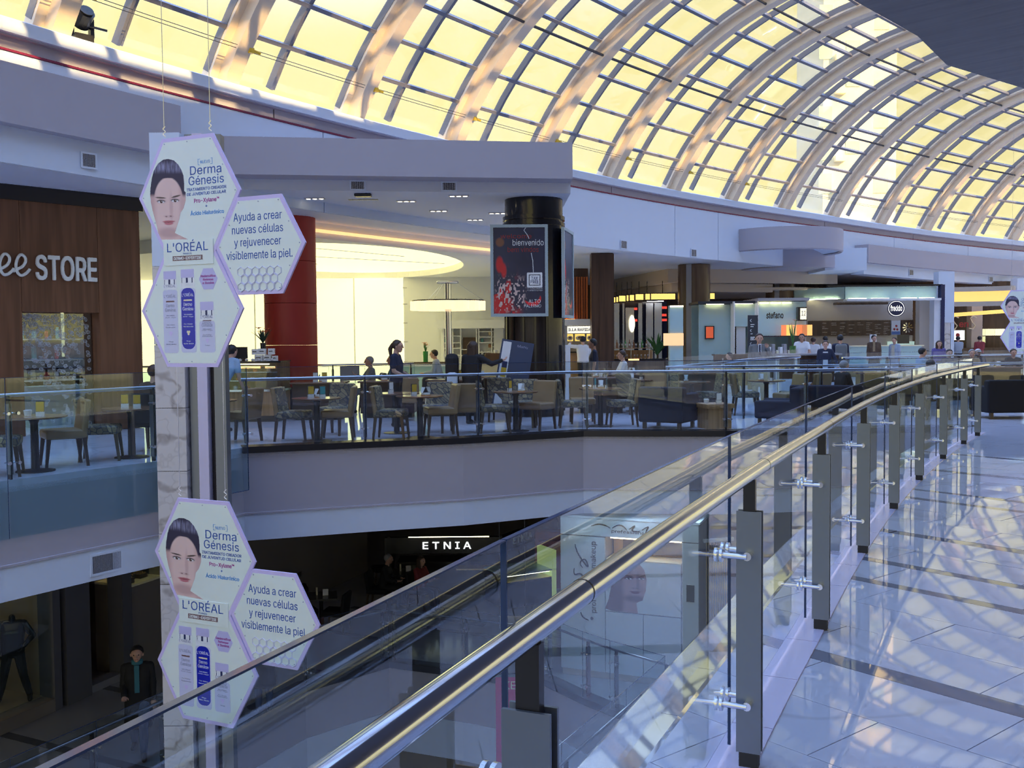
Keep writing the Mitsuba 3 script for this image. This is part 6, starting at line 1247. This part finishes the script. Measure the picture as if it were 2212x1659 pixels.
person(-5.3, 14.7, 0, 80, 1.58, 'dark-haired guest in dark brown seated left of the marble pier', 'cloth_brown', 'cloth_black', ('short', W_), ('table', 'table'), 'sit')
person(-8.97, 20.1, 0, 285, 1.52, 'barista in a black T-shirt with spread arms behind the bean-printed shop window', 'cloth_black', 'cloth_black', ('pony', W_), ('spread', 'spread'), sleeve='short', fine=True)
one('shop_table', cat(obx((-8.7, 19.5, .72), (2.2, .5, .05), ca), obx((-8.7, 19.5, 0), (1.9, .3, .72), ca)), 'letter_white', 'pale work table in front of the barista', 'table')
for x, y, d, lab in ((-3.12, 22.12, 200, 'the newspaper reader'), (-2.75, 23.1, 190, 'the woman behind the waitress'), (-1.93, 27.15, 175, 'the guest in the pale jumper'), (2.75, 24.3, 185, 'the guest in white beside the waiter'), (6.2, 28, 178, 'the woman left of the man on the phone'), (10.4, 25.5, 5, 'the man in the striped shirt'), (12.3, 28.1, 262, 'the guest in dark blue at the third railing'), (12.75, 27.7, 262, 'the guest in olive tan'), (13.2, 28.3, 262, 'the guest with the white cap'), (14.0, 27.9, 262, 'the guest at the white tray'), (8.0, 18.9, 90, 'the black-haired guest over the near railing'), (-5.3, 14.6, 80, 'the guest in dark brown')):
    stool(x, y, d, 0, 'dark chair under ' + lab)
# storey below
k, at, *_ = person(-5.80, 15.1, ZL, 285, 1.66, 'woman in a black coat and teal scarf walking past the lower shop window', 'cloth_black', 'cloth_jeans', ('short', B), ('down', 'carry'), 'walk', coat=True, fine=True)
part('scarf', cat(obx(at((0, .125, 1.02)), (.07, .03, .42), math.radians(195)), lathe([(.05, 0), (.085, .02), (.085, .07), (.055, .09), (.05, 0)], at((0, .015, 1.43)), 16)), 'cloth_teal', k)
person(-4.31, 16.85, ZL, 100, 1.62, 'person in dark jeans and boots whose legs show below the lower hexagon sign', 'cloth_black', 'cloth_jeans', ('long', W_), ('down', 'down'), coat=True)
person(-3.1, 23.4, ZL, 350, 1.62, 'man in black seated at a table of the dark cafe below', 'cloth_black', 'cloth_black', ('short', 'hair_grey'), ('table', 'table'), 'sit', lean=.2); person(-2.2, 23.2, ZL, 330, 1.58, 'long-haired woman seated opposite the man in the dark cafe below', 'cloth_darkred', 'cloth_black', ('long', W_), ('table', 'table'), 'sit'); person(-6.0, 22.5, ZL, 80, 1.6, 'woman seen from behind in the dark cafe beside the lower hexagon sign', 'cloth_black', 'cloth_black', ('long', W_), ('table', 'table'), 'sit')
for i, (x, y, d) in enumerate(((-3.2, 23.4, 350), (-2.2, 23.3, 330), (-6.0, 22.4, 80), (-4.6, 21.6, 30), (-3.9, 21.5, 170), (-5.2, 23.6, 20), (-3.4, 25.6, 200))):
    stool(x, y, d, ZL, 'black chair of the dark cafe below, ' + ('under the seated man', 'under the long-haired woman', 'under the woman seen from behind', 'left of the near dark table', 'right of the near dark table', 'at the far left table', 'at the rear table')[i])
for x, y, lab in ((-4.25, 21.7, 'near dark table of the cafe below with a white card'), (-2.65, 23.9, 'dark table of the cafe below between the seated man and woman'), (-5.5, 23.9, 'far left dark table of the cafe below')):
    k = thing('cafe_table', lab, 'table', 'tables of the dark cafe below'); part('top', obx((x, y, ZL + .70), (.7, .7, .035), .2), 'dark_glassy', k); part('pole', rod((x, y, ZL + .03), (x, y, ZL + .7), .04, 10), 'black_trim', k); part('base', lathe([(0, 0), (.25, 0), (.25, .03), (0, .03)], (x, y, ZL), 16), 'black_trim', k)
    q = thing('table_card', 'white card standing on the ' + lab.split(' with')[0], 'card'); part('board', obx((x + .1, y, ZL + .735), (.12, .02, .14), .2), 'print_white', q); part('candle', rod((x - .1, y + .05, ZL + .735), (x - .1, y + .05, ZL + .9), .02, 8), 'ivory', q)
person(-8.55, 16.75, ZL + .24, 290, 1.62, 'headless black-clad shop mannequin with crossed straps in the lower left window', 'black_gloss', 'cloth_black', ('bald', B), ('hips', 'down'), 'pose', skin='black_gloss', head=False, cat_='mannequin', name='mannequin', fine=True)
